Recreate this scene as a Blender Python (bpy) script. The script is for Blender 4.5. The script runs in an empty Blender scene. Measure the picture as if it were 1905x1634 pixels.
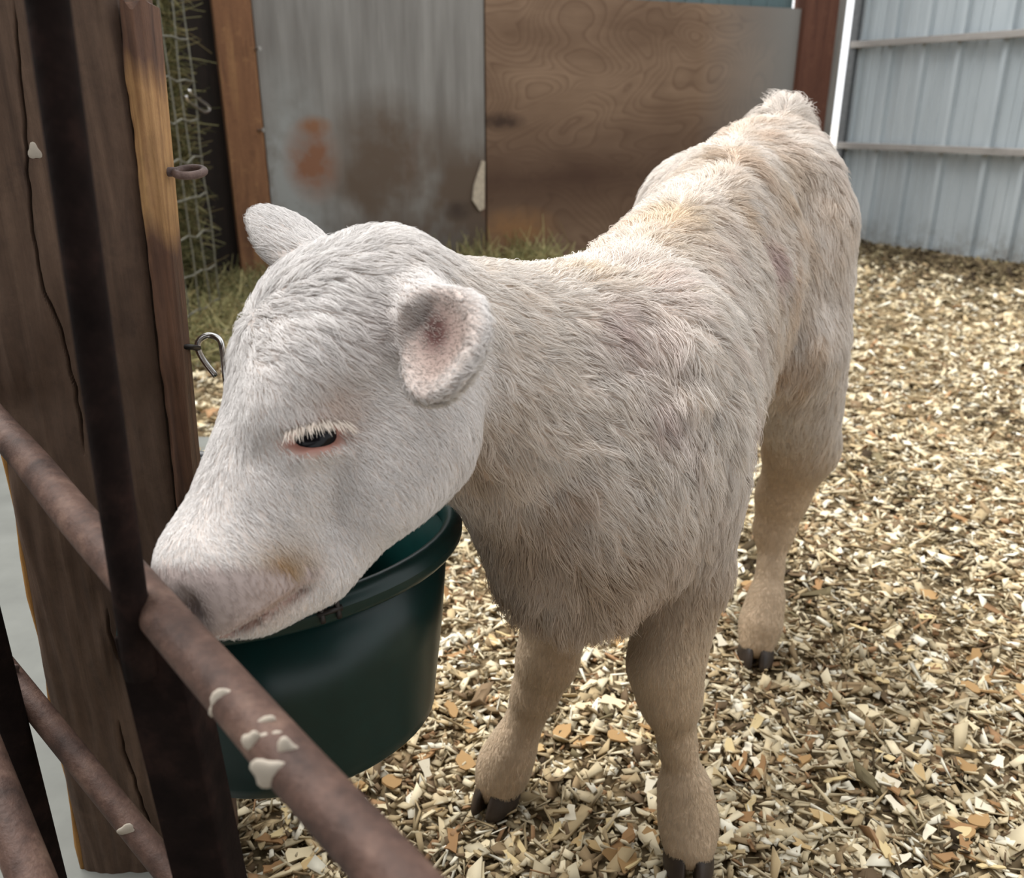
import bpy, math, random
import numpy as np
from mathutils import Vector, Matrix
from mathutils.kdtree import KDTree

# ---------------------------------------------------------------- camera, sky, light, exposure
scene = bpy.context.scene
COL = scene.collection
W_PX, H_PX, F_PX = 1905.0, 1634.0, 1600.0
CAM_H, PITCH = 0.85, math.radians(21.0)
SP, CP = math.sin(PITCH), math.cos(PITCH)

cam_data = bpy.data.cameras.new('camera')
cam_data.sensor_fit = 'HORIZONTAL'
cam_data.sensor_width = 36.0
cam_data.lens = 36.0 * F_PX / W_PX
cam_data.clip_start = 0.02
cam_data.dof.use_dof = True
cam_data.dof.focus_distance = 0.82
cam_data.dof.aperture_fstop = 7.5
cam = bpy.data.objects.new('camera', cam_data)
COL.objects.link(cam)
cam.location = (0, 0, CAM_H)
cam.rotation_euler = (math.pi / 2 - PITCH, 0, 0)
scene.camera = cam

world = bpy.data.worlds.new('overcast_sky')
scene.world = world
world.use_nodes = True
wn = world.node_tree.nodes
bg = wn['Background']
bg.inputs['Color'].default_value = (0.97, 0.985, 1.0, 1)
bg.inputs['Strength'].default_value = 1.25

sun_data = bpy.data.lights.new('soft_daylight', 'SUN')
sun_data.energy = 4.1
sun_data.angle = math.radians(48)
sun_data.color = (1.0, 0.985, 0.96)
sun = bpy.data.objects.new('soft_daylight', sun_data)
COL.objects.link(sun)
sun.rotation_euler = Vector((-0.50, 0.22, 1.0)).to_track_quat('Z', 'Y').to_euler()

scene.view_settings.view_transform = 'Standard'
scene.view_settings.look = 'None'
scene.view_settings.gamma = 1.0
scene.view_settings.use_curve_mapping = False
scene.view_settings.exposure = 0.36

rng = np.random.default_rng(7)
random.seed(7)

# ---------------------------------------------------------------- helpers
def cam2w(c):
    """camera coordinates (right, down, depth) to world"""
    x, d, z = c
    return np.array([x, z * CP - d * SP, CAM_H - z * SP - d * CP])

def vec2w(c):
    x, d, z = c
    return np.array([x, z * CP - d * SP, -z * SP - d * CP])

def PZ(px, py, z):
    return cam2w(((px - W_PX / 2) / F_PX * z, (py - H_PX / 2) / F_PX * z, z))

def PY(px, py, Y):
    d = (py - H_PX / 2) / F_PX
    return PZ(px, py, Y / (CP - d * SP))

def PG(px, py, h=0.0):
    d = (py - H_PX / 2) / F_PX
    return PZ(px, py, (CAM_H - h) / (SP + d * CP))

def plane_hit(px, py, A, B):
    """point seen at a pixel on the vertical plane through plan points A and B"""
    r = (px - W_PX / 2) / F_PX
    d = (py - H_PX / 2) / F_PX
    dx, dy, dz = r, CP - d * SP, -SP - d * CP
    ex, ey = B[0] - A[0], B[1] - A[1]
    t = (A[0] * ey - A[1] * ex) / (dx * ey - dy * ex)
    return np.array([t * dx, t * dy, CAM_H + t * dz])

def props(o, label=None, cat=None, kind=None, group=None):
    if label: o['label'] = label
    if cat: o['category'] = cat
    if kind: o['kind'] = kind
    if group: o['group'] = group
    return o

def empty(name, loc, label=None, cat=None, kind=None, group=None):
    o = bpy.data.objects.new(name, None)
    o.empty_display_size = 0.05
    o.location = Vector(loc)
    COL.objects.link(o)
    return props(o, label, cat, kind, group)

def world_loc(o):
    v = Vector((0, 0, 0))
    while o is not None:
        v += o.location
        o = o.parent
    return v

def obj(name, verts, faces, mat, parent=None, smooth=False, bevel=0.0, origin=None):
    """one mesh object from world-space vertices"""
    verts = np.asarray(verts, dtype=float)
    base = np.array(world_loc(parent)) if parent is not None else np.zeros(3)
    org = np.asarray(origin, float) if origin is not None else base
    me = bpy.data.meshes.new(name)
    me.from_pydata((verts - org).tolist(), [], [tuple(int(i) for i in f) for f in faces])
    me.update()
    if smooth:
        me.polygons.foreach_set('use_smooth', [True] * len(me.polygons))
    me.materials.append(mat)
    o = bpy.data.objects.new(name, me)
    COL.objects.link(o)
    o.location = Vector(org - base)
    if parent is not None:
        o.parent = parent
    if bevel > 0:
        b = o.modifiers.new('bevel', 'BEVEL')
        b.width = bevel; b.segments = 2; b.limit_method = 'ANGLE'
    return o

def fast_mesh(name, verts, faces, k):
    """mesh from numpy arrays, every face having k corners"""
    me = bpy.data.meshes.new(name)
    nf = len(faces)
    me.vertices.add(len(verts)); me.loops.add(nf * k); me.polygons.add(nf)
    me.vertices.foreach_set('co', np.ascontiguousarray(verts, np.float32).ravel())
    me.loops.foreach_set('vertex_index', np.ascontiguousarray(faces, np.int32).ravel())
    me.polygons.foreach_set('loop_start', np.arange(0, nf * k, k, dtype=np.int32))
    me.update(calc_edges=True)
    return me

def box_corners(A, B, C, D, up0, up1):
    """prism over the plan quad A B C D from height up0 to up1"""
    v = [(p[0], p[1], up0) for p in (A, B, C, D)] + [(p[0], p[1], up1) for p in (A, B, C, D)]
    f = [(3, 2, 1, 0), (4, 5, 6, 7), (0, 1, 5, 4), (1, 2, 6, 5), (2, 3, 7, 6), (3, 0, 4, 7)]
    return v, f

HEXF = [(3, 2, 1, 0), (4, 5, 6, 7), (0, 1, 5, 4), (1, 2, 6, 5), (2, 3, 7, 6), (3, 0, 4, 7)]

def wall_box(A, B, z0, z1, thick):
    """upright slab along plan line A-B, thickness behind the line (to the left of A->B)"""
    A = np.array(A[:2], float); B = np.array(B[:2], float)
    e = (B - A) / np.linalg.norm(B - A)
    n = np.array([-e[1], e[0]]) * thick
    return box_corners(A, B, B + n, A + n, z0, z1)

def tube_geo(path, rad, seg=12, closed=False, caps=True):
    path = np.asarray(path, float)
    n = len(path)
    rad = np.full(n, rad) if np.isscalar(rad) else np.asarray(rad, float)
    tang = np.gradient(path, axis=0) if not closed else (np.roll(path, -1, 0) - np.roll(path, 1, 0))
    tang /= np.linalg.norm(tang, axis=1, keepdims=True) + 1e-12
    up = np.array([0, 0, 1.0]) if abs(tang[0][2]) < 0.9 else np.array([1.0, 0, 0])
    a = np.cross(tang[0], up); a /= np.linalg.norm(a)
    V = []
    for i in range(n):
        a = a - tang[i] * np.dot(a, tang[i]); a /= np.linalg.norm(a)
        b = np.cross(tang[i], a)
        for k in range(seg):
            t = 2 * math.pi * k / seg
            V.append(path[i] + rad[i] * (a * math.cos(t) + b * math.sin(t)))
    Fc = []
    m = n if closed else n - 1
    for i in range(m):
        j = (i + 1) % n
        for k in range(seg):
            l = (k + 1) % seg
            Fc.append((i * seg + k, i * seg + l, j * seg + l, j * seg + k))
    if caps and not closed:
        Fc.append(tuple(range(seg - 1, -1, -1)))
        Fc.append(tuple((n - 1) * seg + k for k in range(seg)))
    return np.array(V), Fc

def tube(name, path, rad, mat, parent=None, seg=12, closed=False, **kw):
    v, f = tube_geo(path, rad, seg, closed)
    return obj(name, v, f, mat, parent, smooth=True, **kw)

def resample(pts, n):
    pts = np.asarray(pts, float)
    # Catmull-Rom through the points
    P = np.vstack([2 * pts[0] - pts[1], pts, 2 * pts[-1] - pts[-2]])
    out = []
    segs = len(pts) - 1
    for u in np.linspace(0, segs - 1e-6, n):
        i = int(u); t = u - i
        p0, p1, p2, p3 = P[i], P[i + 1], P[i + 2], P[i + 3]
        out.append(0.5 * ((2 * p1) + (-p0 + p2) * t + (2 * p0 - 5 * p1 + 4 * p2 - p3) * t * t + (-p0 + 3 * p1 - 3 * p2 + p3) * t ** 3))
    return np.array(out)

class Waves:
    """cheap smooth noise: a sum of random plane waves, roughly in -1..1"""
    def __init__(s, seed, freq, n=14, dim=3):
        r = np.random.default_rng(seed)
        k = r.normal(size=(n, dim)); k /= np.linalg.norm(k, axis=1, keepdims=True)
        s.k = k * freq * r.uniform(0.6, 1.6, (n, 1)) * 2 * math.pi
        s.p = r.uniform(0, 2 * math.pi, n)
        s.n = n
    def __call__(s, x):
        x = np.asarray(x, float)
        return np.sin(x @ s.k.T + s.p).sum(-1) / math.sqrt(s.n) * 0.75

# ---------------------------------------------------------------- materials
class M:
    def __init__(s, name, rough=0.7, metal=0.0, spec=0.3):
        s.m = bpy.data.materials.new(name); s.m.use_nodes = True
        s.nt = s.m.node_tree; s.N = s.nt.nodes; s.L = s.nt.links
        s.b = s.N['Principled BSDF']
        s.b.inputs['Roughness'].default_value = rough
        s.b.inputs['Metallic'].default_value = metal
        s.b.inputs['Specular IOR Level'].default_value = spec
        s.tc = s.N.new('ShaderNodeTexCoord')
    def coord(s, scale=(1, 1, 1), rot=(0, 0, 0), loc=(0, 0, 0)):
        mp = s.N.new('ShaderNodeMapping')
        mp.inputs['Scale'].default_value = scale; mp.inputs['Rotation'].default_value = rot; mp.inputs['Location'].default_value = loc
        s.L.new(s.tc.outputs['Object'], mp.inputs['Vector'])
        return mp.outputs['Vector']
    def noise(s, vec, scale, detail=6, rough=0.6, dist=0.0):
        n = s.N.new('ShaderNodeTexNoise')
        n.inputs['Scale'].default_value = scale; n.inputs['Detail'].default_value = detail
        n.inputs['Roughness'].default_value = rough; n.inputs['Distortion'].default_value = dist
        s.L.new(vec, n.inputs['Vector'])
        return n.outputs['Fac']
    def ramp(s, fac, stops):
        r = s.N.new('ShaderNodeValToRGB')
        cr = r.color_ramp
        while len(cr.elements) < len(stops): cr.elements.new(0.5)
        for e, (p, c) in zip(cr.elements, stops):
            e.position = p; e.color = (c[0], c[1], c[2], 1) if hasattr(c, '__len__') else (c, c, c, 1)
        s.L.new(fac, r.inputs['Fac'])
        return r.outputs['Color']
    def mix(s, fac, a, b, mode='MIX'):
        n = s.N.new('ShaderNodeMix'); n.data_type = 'RGBA'; n.blend_type = mode
        for sock, v in ((n.inputs[0], fac), (n.inputs[6], a), (n.inputs[7], b)):
            if hasattr(v, 'is_output') or isinstance(v, bpy.types.NodeSocket): s.L.new(v, sock)
            elif hasattr(v, '__len__'): sock.default_value = (v[0], v[1], v[2], 1)
            else: sock.default_value = v
        return n.outputs[2]
    def math(s, op, a, b=0.0, clamp=False):
        n = s.N.new('ShaderNodeMath'); n.operation = op; n.use_clamp = clamp
        for i, v in enumerate((a, b)):
            if isinstance(v, bpy.types.NodeSocket): s.L.new(v, n.inputs[i])
            else: n.inputs[i].default_value = v
        return n.outputs[0]
    def sep(s, vec):
        n = s.N.new('ShaderNodeSeparateXYZ'); s.L.new(vec, n.inputs[0]); return n.outputs
    def spot(s, p, r):
        mp = s.coord((1 / r[0], 1 / r[1], 1 / r[2]), loc=(-p[0] / r[0], -p[1] / r[1], -p[2] / r[2]))
        g = s.N.new('ShaderNodeTexGradient'); g.gradient_type = 'SPHERICAL'; s.L.new(mp, g.inputs['Vector'])
        n = s.noise(s.coord(), 14, 4, 0.6)
        return s.math('MULTIPLY', g.outputs['Fac'], s.math('MULTIPLY', n, 2.6), True)
    def color(s, c):
        if isinstance(c, bpy.types.NodeSocket): s.L.new(c, s.b.inputs['Base Color'])
        else: s.b.inputs['Base Color'].default_value = (*c, 1)
        return s
    def rough(s, c): s.L.new(c, s.b.inputs['Roughness']); return s
    def bump(s, h, strength=0.3, dist=0.01):
        n = s.N.new('ShaderNodeBump'); n.inputs['Strength'].default_value = strength; n.inputs['Distance'].default_value = dist
        s.L.new(h, n.inputs['Height']); s.L.new(n.outputs['Normal'], s.b.inputs['Normal']); return s

def lin(r, g, b):
    f = lambda c: ((c / 255 + 0.055) / 1.055) ** 2.4 if c > 10 else c / 255 / 12.92
    return (f(r), f(g), f(b))

def wood(name, dark, mid, light, grain=(22, 22, 1.3), blotch=3.0, rough=0.75, bump=0.35, seed=0.0):
    m = M(name, rough, spec=0.25)
    g = m.noise(m.coord(grain, loc=(seed, seed, seed)), 3.0, 8, 0.65, 0.6)
    b = m.noise(m.coord(loc=(seed * 2, 1, 3)), blotch, 5, 0.6)
    f = m.noise(m.coord((1, 1, 0.6), loc=(4, seed, 0)), 110, 6, 0.75)
    f2 = m.noise(m.coord((1, 1, 1), loc=(2, seed, 5)), 17, 6, 0.7)
    c = m.ramp(g, [(0.28, dark), (0.5, mid), (0.74, light)])
    c = m.mix(m.ramp(b, [(0.35, 0.0), (0.65, 0.75)]), c, mid)
    c = m.mix(m.ramp(f, [(0.45, 0.0), (0.75, 0.35)]), c, dark)
    c = m.mix(m.ramp(f2, [(0.55, 0.0), (0.72, 0.45)]), c, light)
    c = m.mix(m.ramp(f2, [(0.28, 0.5), (0.42, 0.0)]), c, dark)
    m.color(c)
    m.bump(m.math('ADD', g, m.math('MULTIPLY', f, 0.4)), bump, 0.006)
    return m.m

# weathered dark timber with a pale rubbed patch on one edge
WOOD_POST = wood('weathered_timber', lin(56, 43, 36), lin(92, 73, 60), lin(120, 97, 80), seed=1.7)
def rubbed_wood():
    m = M('rubbed_timber', 0.6, spec=0.3)
    g = m.noise(m.coord((60, 60, 1.6)), 1.6, 6, 0.6, 0.3)
    f = m.noise(m.coord((1, 1, 0.6)), 50, 5, 0.7)
    dark = m.ramp(g, [(0.3, lin(62, 42, 33)), (0.6, lin(108, 78, 60))])
    pale = m.ramp(g, [(0.35, lin(128, 92, 58)), (0.65, lin(186, 146, 98))])
    s = m.sep(m.coord())
    z = m.math('ADD', s[2], m.math('MULTIPLY', m.noise(m.coord((30, 30, 4)), 1.0, 3, 0.5), 0.10))
    up = m.math('SUBTRACT', 1.0, m.math('MULTIPLY', m.math('ABSOLUTE', m.math('SUBTRACT', z, 0.868)), 13.0), True)
    up = m.math('MULTIPLY', up, 3.0, True)
    c = m.mix(up, dark, pale)
    c = m.mix(m.ramp(f, [(0.45, 0.0), (0.8, 0.4)]), c, lin(55, 38, 30))
    m.color(c).bump(m.math('ADD', g, f), 0.3, 0.005)
    return m.m
WOOD_RUBBED = rubbed_wood()
WOOD_EDGE = wood('raw_edge_wood', lin(120, 80, 40), lin(168, 122, 66), lin(190, 150, 96), seed=5)
WOOD_JAMB = wood('jamb_wood', lin(82, 56, 40), lin(124, 88, 62), lin(164, 126, 86), grain=(8, 8, 0.8), blotch=1.2, seed=3.1)
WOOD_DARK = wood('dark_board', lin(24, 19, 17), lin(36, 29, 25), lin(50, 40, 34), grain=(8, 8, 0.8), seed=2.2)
WOOD_REDPOST = wood('red_brown_post', lin(62, 38, 30), lin(96, 62, 48), lin(120, 82, 64), grain=(7, 7, 0.6), blotch=1.5, seed=4.4)
WOOD_GREYPOST = wood('grey_jamb', lin(96, 92, 88), lin(128, 124, 118), lin(146, 142, 136), grain=(8, 8, 0.6), seed=6.4)

SPOT_B0, SPOT_B1 = np.array([-1.47, 4.52]), np.array([2.26, 6.14])
def back_pt(px, py):
    p_ = plane_hit(px, py, SPOT_B0, SPOT_B1); return p_ - np.array([SPOT_B0[0], SPOT_B0[1], 0])
def plywood_brown():
    m = M('brown_plywood', 0.7, spec=0.25)
    w = m.noise(m.coord((1.1, 1.1, 1.9)), 1.15, 1.5, 0.45, 0.5)
    rings = m.math('FRACT', m.math('MULTIPLY', w, 34.0))
    line = m.ramp(rings, [(0.0, 0.0), (0.12, 1.0), (0.3, 0.35), (1.0, 0.0)])
    base = m.ramp(m.noise(m.coord((1, 1, 3)), 1.2, 5, 0.6), [(0.3, lin(106, 84, 66)), (0.7, lin(140, 116, 95))])
    c = m.mix(m.math('MULTIPLY', line, 0.55), base, lin(84, 62, 46))
    s = m.sep(m.coord())
    dirt = m.math('SUBTRACT', 1.0, m.math('MULTIPLY', m.math('ABSOLUTE', m.math('SUBTRACT', s[2], 0.47)), 2.6), True)
    dirt = m.math('MULTIPLY', dirt, m.ramp(m.noise(m.coord(), 1.3, 4, 0.6), [(0.2, 0.5), (0.7, 1.0)]), True)
    c = m.mix(m.math('MULTIPLY', dirt, 1.2, True), c, lin(74, 54, 42))
    g = m.noise(m.coord((2, 2, 60)), 1.0, 4, 0.6)
    c = m.mix(m.ramp(g, [(0.5, 0.0), (0.8, 0.25)]), c, lin(96, 76, 60))
    grey = m.ramp(s[0], [(0.0, 0.0), (1.0, 1.0)])
    c = m.mix(m.math('MULTIPLY', m.math('SUBTRACT', s[0], 2.6, True), 1.6, True), c, lin(128, 126, 122))
    c = m.mix(m.spot(back_pt(932, 226), (0.16, 0.4, 0.06)), c, lin(62, 46, 36))
    c = m.mix(m.spot(back_pt(960, 430), (0.30, 0.5, 0.16)), c, lin(132, 98, 66))
    m.color(c).bump(line, 0.12, 0.004)
    return m.m
def panel_grey():
    m = M('grey_weathered_panel', 0.62, spec=0.3)
    g = m.noise(m.coord((9, 9, 0.7)), 1.6, 6, 0.6)
    f = m.noise(m.coord((40, 40, 2)), 1.5, 5, 0.7)
    base = m.ramp(g, [(0.3, lin(106, 103, 99)), (0.7, lin(136, 134, 130))])
    s = m.sep(m.coord())
    b = m.noise(m.coord((1.2, 1.2, 0.9), loc=(3.2, 0, 0)), 1.9, 4, 0.55)
    low = m.math('MULTIPLY', m.math('SUBTRACT', 0.95, s[2], True), 1.8, True)
    dirt = m.math('MULTIPLY', low, m.ramp(b, [(0.36, 0.0), (0.56, 1.0)]), True)
    c = m.mix(m.math('MULTIPLY', dirt, 1.3, True), base, lin(88, 74, 62))
    r = m.noise(m.coord((1, 1, 0.5), loc=(0, 0, 2)), 2.4, 3, 0.5)
    rust = m.math('MULTIPLY', m.ramp(r, [(0.62, 0.0), (0.72, 1.0)]), low)
    c = m.mix(m.math('MULTIPLY', rust, 0.9), c, lin(120, 78, 56))
    c = m.mix(m.ramp(f, [(0.66, 0.0), (0.78, 0.5)]), c, lin(178, 176, 170))
    c = m.mix(m.spot(back_pt(540, 330), (0.28, 0.4, 0.62)), c, lin(140, 142, 140))
    c = m.mix(m.spot(back_pt(585, 235), (0.10, 0.3, 0.06)), c, lin(128, 92, 66))
    c = m.mix(m.spot(back_pt(582, 300), (0.16, 0.4, 0.24)), c, lin(122, 84, 62))
    c = m.mix(m.spot(back_pt(852, 392), (0.10, 0.3, 0.07)), c, lin(62, 50, 42))
    c = m.mix(m.spot(back_pt(720, 300), (0.30, 0.5, 0.40)), c, lin(90, 76, 64))
    m.color(c).bump(m.math('ADD', g, f), 0.1, 0.004)
    return m.m
PLY_BROWN, PANEL_GREY = plywood_brown(), panel_grey()

def rust_mat(name, dark, mid, light, rough=0.62, metal=0.1, spec=0.3):
    m = M(name, rough, metal, spec)
    a = m.noise(m.coord(), 26, 7, 0.65)
    b = m.noise(m.coord(loc=(3, 2, 1)), 120, 5, 0.7)
    c = m.ramp(a, [(0.3, dark), (0.52, mid), (0.72, light)])
    c = m.mix(m.ramp(b, [(0.5, 0.0), (0.75, 0.5)]), c, dark)
    m.color(c).bump(m.math('ADD', a, b), 0.45, 0.003)
    return m.m
RUST_PIPE = rust_mat('rusted_pipe', lin(48, 35, 30), lin(84, 63, 54), lin(118, 94, 81))
RUST_DARK = rust_mat('dark_rusted_bar', lin(15, 10, 9), lin(27, 19, 17), lin(46, 32, 28), 0.92, 0.0, 0.08)
RUST_RING = rust_mat('rusted_ring', lin(60, 48, 44), lin(98, 80, 74), lin(128, 108, 100))
def simple(name, c, rough=0.5, metal=0.0, spec=0.4, nscale=40, amt=0.25):
    m = M(name, rough, metal, spec)
    n = m.noise(m.coord(), nscale, 5, 0.6)
    d = tuple(x * (1 - amt) for x in c); l = tuple(min(1, x * (1 + amt)) for x in c)
    m.color(m.ramp(n, [(0.3, d), (0.7, l)]))
    return m.m
CHROME = simple('chrome', lin(200, 198, 196), 0.22, 1.0, 0.5)
NAIL = simple('nail_steel', lin(150, 146, 140), 0.4, 0.9)
DROPPING = simple('pale_splatter', lin(176, 166, 152), 0.8, 0, 0.2, 90, 0.1)
BUCKET_GREEN = simple('green_plastic', lin(6, 36, 34), 0.32, 0, 0.30, 60, 0.12)
BUCKET_BLACK = simple('black_plastic', lin(34, 36, 38), 0.4, 0, 0.45, 60, 0.15)
HOOK_DARK = simple('dark_steel', lin(46, 42, 40), 0.45, 0.6)
CONCRETE = simple('concrete', lin(112, 113, 108), 0.85, 0, 0.2, 9, 0.12)
EARTH = simple('bedding_base', lin(122, 106, 80), 0.95, 0, 0.1, 60, 0.5)
TEAL = simple('teal_sheet_metal', lin(92, 110, 112), 0.45, 0.2, 0.4, 8, 0.12)
WIRE = simple('galvanised_wire', lin(116, 114, 102), 0.55, 0.5)
HAY_CORE = simple('hay_core', lin(74, 72, 48), 0.95, 0, 0.1, 40, 0.5)
GRAVEL = simple('outside_gravel', lin(205, 202, 196), 0.95, 0, 0.1, 12, 0.1)

def metal_wall():
    m = M('galvanised_sheet', 0.45, 0.12, 0.4)
    a = m.noise(m.coord((3, 3, 0.5)), 1.5, 5, 0.6)
    b = m.noise(m.coord((1, 1, 1)), 55, 4, 0.7)
    c = m.ramp(a, [(0.3, lin(160, 169, 174)), (0.7, lin(186, 194, 198))])
    c = m.mix(m.ramp(b, [(0.62, 0.0), (0.8, 0.35)]), c, lin(128, 132, 134))
    s = m.sep(m.coord())
    low = m.math('MULTIPLY', m.math('SUBTRACT', 0.22, s[2], True), 4.0, True)
    d = m.math('MULTIPLY', low, m.ramp(m.noise(m.coord(), 9, 5, 0.7), [(0.4, 0.0), (0.65, 0.9)]))
    c = m.mix(d, c, lin(112, 104, 92))
    m.color(c)
    return m.m
SHEET = metal_wall()
GIRT = wood('grey_girt', lin(112, 108, 104), lin(146, 142, 138), lin(170, 166, 160), grain=(1.2, 1.2, 20), seed=8)

def attr_mat(name, attr, rough=0.8, spec=0.2, bump_scale=None):
    m = M(name, rough, 0, spec)
    a = m.N.new('ShaderNodeAttribute'); a.attribute_name = attr
    m.color(a.outputs['Color'])
    if bump_scale:
        m.bump(m.noise(m.coord(), bump_scale, 4, 0.7), 0.25, 0.003)
    return m.m
CHIP = attr_mat('wood_chips', 'Col', 0.85, 0.15)
HAY = attr_mat('hay_stems', 'Col', 0.8, 0.2)
SKIN = attr_mat('calf_hide', 'Col', 0.7, 0.25, 160)
HOOF = simple('hoof_horn', lin(52, 42, 34), 0.5, 0, 0.4, 60, 0.35)
EYE = M('dark_eye', 0.14, 0, 0.16).color((0.006, 0.006, 0.008)).m

def fur_mat():
    m = M('fur_strands', 0.75, 0, 0.15)
    a = m.N.new('ShaderNodeAttribute'); a.attribute_name = 'hcol'
    n = m.N.new('ShaderNodeAttribute'); n.attribute_name = 'hnorm'
    g = m.N.new('ShaderNodeNewGeometry')
    sc = m.N.new('ShaderNodeVectorMath'); sc.operation = 'SCALE'; sc.inputs['Scale'].default_value = 0.45
    m.L.new(g.outputs['Normal'], sc.inputs[0])
    ad = m.N.new('ShaderNodeVectorMath'); ad.operation = 'ADD'
    m.L.new(n.outputs['Vector'], ad.inputs[0]); m.L.new(sc.outputs[0], ad.inputs[1])
    nm = m.N.new('ShaderNodeVectorMath'); nm.operation = 'NORMALIZE'
    m.L.new(ad.outputs[0], nm.inputs[0]); m.L.new(nm.outputs[0], m.b.inputs['Normal'])
    m.color(a.outputs['Color'])
    tr = m.N.new('ShaderNodeBsdfTranslucent')
    m.L.new(a.outputs['Color'], tr.inputs['Color'])
    mx = m.N.new('ShaderNodeMixShader'); mx.inputs[0].default_value = 0.22
    m.L.new(m.b.outputs[0], mx.inputs[1]); m.L.new(tr.outputs[0], mx.inputs[2])
    m.L.new(mx.outputs[0], m.N['Material Output'].inputs['Surface'])
    return m.m
FUR = fur_mat()

def hair_curves(name, pts, radii, mat, parent, cols=None, norms=None):
    """pts (N,K,3) world, radii (N,K)"""
    N, K, _ = pts.shape
    cu = bpy.data.hair_curves.new(name)
    cu.add_curves([K] * N)
    base = np.array(world_loc(parent)) if parent is not None else np.zeros(3)
    cu.attributes['position'].data.foreach_set('vector', np.ascontiguousarray(pts - base, np.float32).ravel()) if 'position' in cu.attributes else cu.points.foreach_set('position', np.ascontiguousarray(pts - base, np.float32).ravel())
    r = cu.attributes.get('radius') or cu.attributes.new('radius', 'FLOAT', 'POINT')
    r.data.foreach_set('value', np.ascontiguousarray(radii, np.float32).ravel())
    if cols is not None:
        a = cu.attributes.new('hcol', 'FLOAT_COLOR', 'CURVE')
        a.data.foreach_set('color', np.ascontiguousarray(np.hstack([cols, np.ones((N, 1))]), np.float32).ravel())
    if norms is not None:
        a = cu.attributes.new('hnorm', 'FLOAT_VECTOR', 'CURVE')
        a.data.foreach_set('vector', np.ascontiguousarray(norms, np.float32).ravel())
    cu.materials.append(mat)
    o = bpy.data.objects.new(name, cu)
    COL.objects.link(o)
    if parent is not None: o.parent = parent
    return o

def set_col(me, cols, domain='POINT'):
    a = me.color_attributes.new('Col', 'FLOAT_COLOR', domain)
    a.data.foreach_set('color', np.ascontiguousarray(np.hstack([cols, np.ones((len(cols), 1))]), np.float32).ravel())

# ---------------------------------------------------------------- ground
gw1, gw2 = Waves(11, 0.9, 12, 2), Waves(12, 4.5, 14, 2)
def ground_z(x, y):
    p = np.stack([x, y], -1)
    return 0.010 * gw1(p) + 0.006 * gw2(p) - 0.004

def build_floor():
    n = 150
    xs = np.linspace(-0.72, 4.6, n); ys = np.linspace(-0.3, 6.6, n)
    X, Y = np.meshgrid(xs, ys, indexing='ij')
    Z = ground_z(X, Y)
    V = np.stack([X, Y, Z], -1).reshape(-1, 3)
    i, j = np.meshgrid(np.arange(n - 1), np.arange(n - 1), indexing='ij')
    a = (i * n + j).ravel()
    Fq = np.stack([a, a + n, a + n + 1, a + 1], -1)
    me = fast_mesh('floor', V, Fq, 4); me.materials.append(EARTH)
    o = bpy.data.objects.new('floor', me); COL.objects.link(o)
    props(o, 'earth floor of the pen under the wood chips', kind='structure')
    pl = [(-3.5, -1.2), (-0.30, -1.2), (-0.33, 0.78), (-0.70, 1.65), (-0.70, 2.2), (-3.5, 2.2)]
    k = len(pl)
    obj_ = obj('floor_aisle', [(x, y, -0.05) for x, y in pl] + [(x, y, 0.012) for x, y in pl],
               [tuple(range(k))[::-1], tuple(range(k, 2 * k))] + [(i, (i + 1) % k, k + (i + 1) % k, k + i) for i in range(k)], CONCRETE)
    props(obj_, 'pale grey concrete aisle floor beside the timber post', kind='structure')
    yard = obj('ground_yard', [(-30, 6.7, -0.10), (40, 6.7, -0.10), (40, 60, -0.10), (-30, 60, -0.10)], [(0, 1, 2, 3)], GRAVEL)
    props(yard, 'bright gravel yard outside the barn', kind='structure')
    back = obj('floor_hay_store', [(-6, 2.2, -0.03), (-0.70, 2.2, -0.03), (-0.70, 6.6, -0.03), (-6, 6.6, -0.03)], [(0, 1, 2, 3)], EARTH)
    props(back, 'earth floor under the hay bale behind the wire', kind='structure')
build_floor()
# unseen roof and wall added behind the camera to cut the front light
o = obj('light_block_roof', [(-5, -4.2, 2.45), (5, -4.2, 2.45), (5, -0.95, 2.45), (-5, -0.95, 2.45), (-5, -4.2, 2.52), (5, -4.2, 2.52), (5, -0.95, 2.52), (-5, -0.95, 2.52)], HEXF, WOOD_DARK)
props(o, 'unseen dark roof slab added behind the camera to cut front light', kind='structure')
o = obj('light_block_wall', [(-5, -4.28, 0), (5, -4.28, 0), (5, -4.2, 0), (-5, -4.2, 0), (-5, -4.28, 2.45), (5, -4.28, 2.45), (5, -4.2, 2.45), (-5, -4.2, 2.45)], HEXF, WOOD_POST)
props(o, 'unseen dark timber wall added behind the camera to cut front light', kind='structure')
o = obj('wall_left', [(-2.68, -4.2, -0.03), (-2.6, -4.2, -0.03), (-2.6, 4.4, -0.03), (-2.68, 4.4, -0.03), (-2.68, -4.2, 2.0), (-2.6, -4.2, 2.0), (-2.6, 4.4, 2.0), (-2.68, 4.4, 2.0)], HEXF, WOOD_GREYPOST)
props(o, 'grey boarded wall on the far side of the aisle', kind='structure')

# ---------------------------------------------------------------- back wall and metal wall
B0 = np.array([-1.47, 4.52]); B1 = np.array([2.26, 6.14])     # foot of the back wall
R0 = np.array([2.33, 6.09]); R1 = np.array([4.42, 2.88])      # foot of the metal wall
def on_back(px, py=250): return plane_hit(px, py, B0, B1)[:2]
def on_right(px, py=250): return plane_hit(px, py, R0, R1)[:2]

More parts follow.
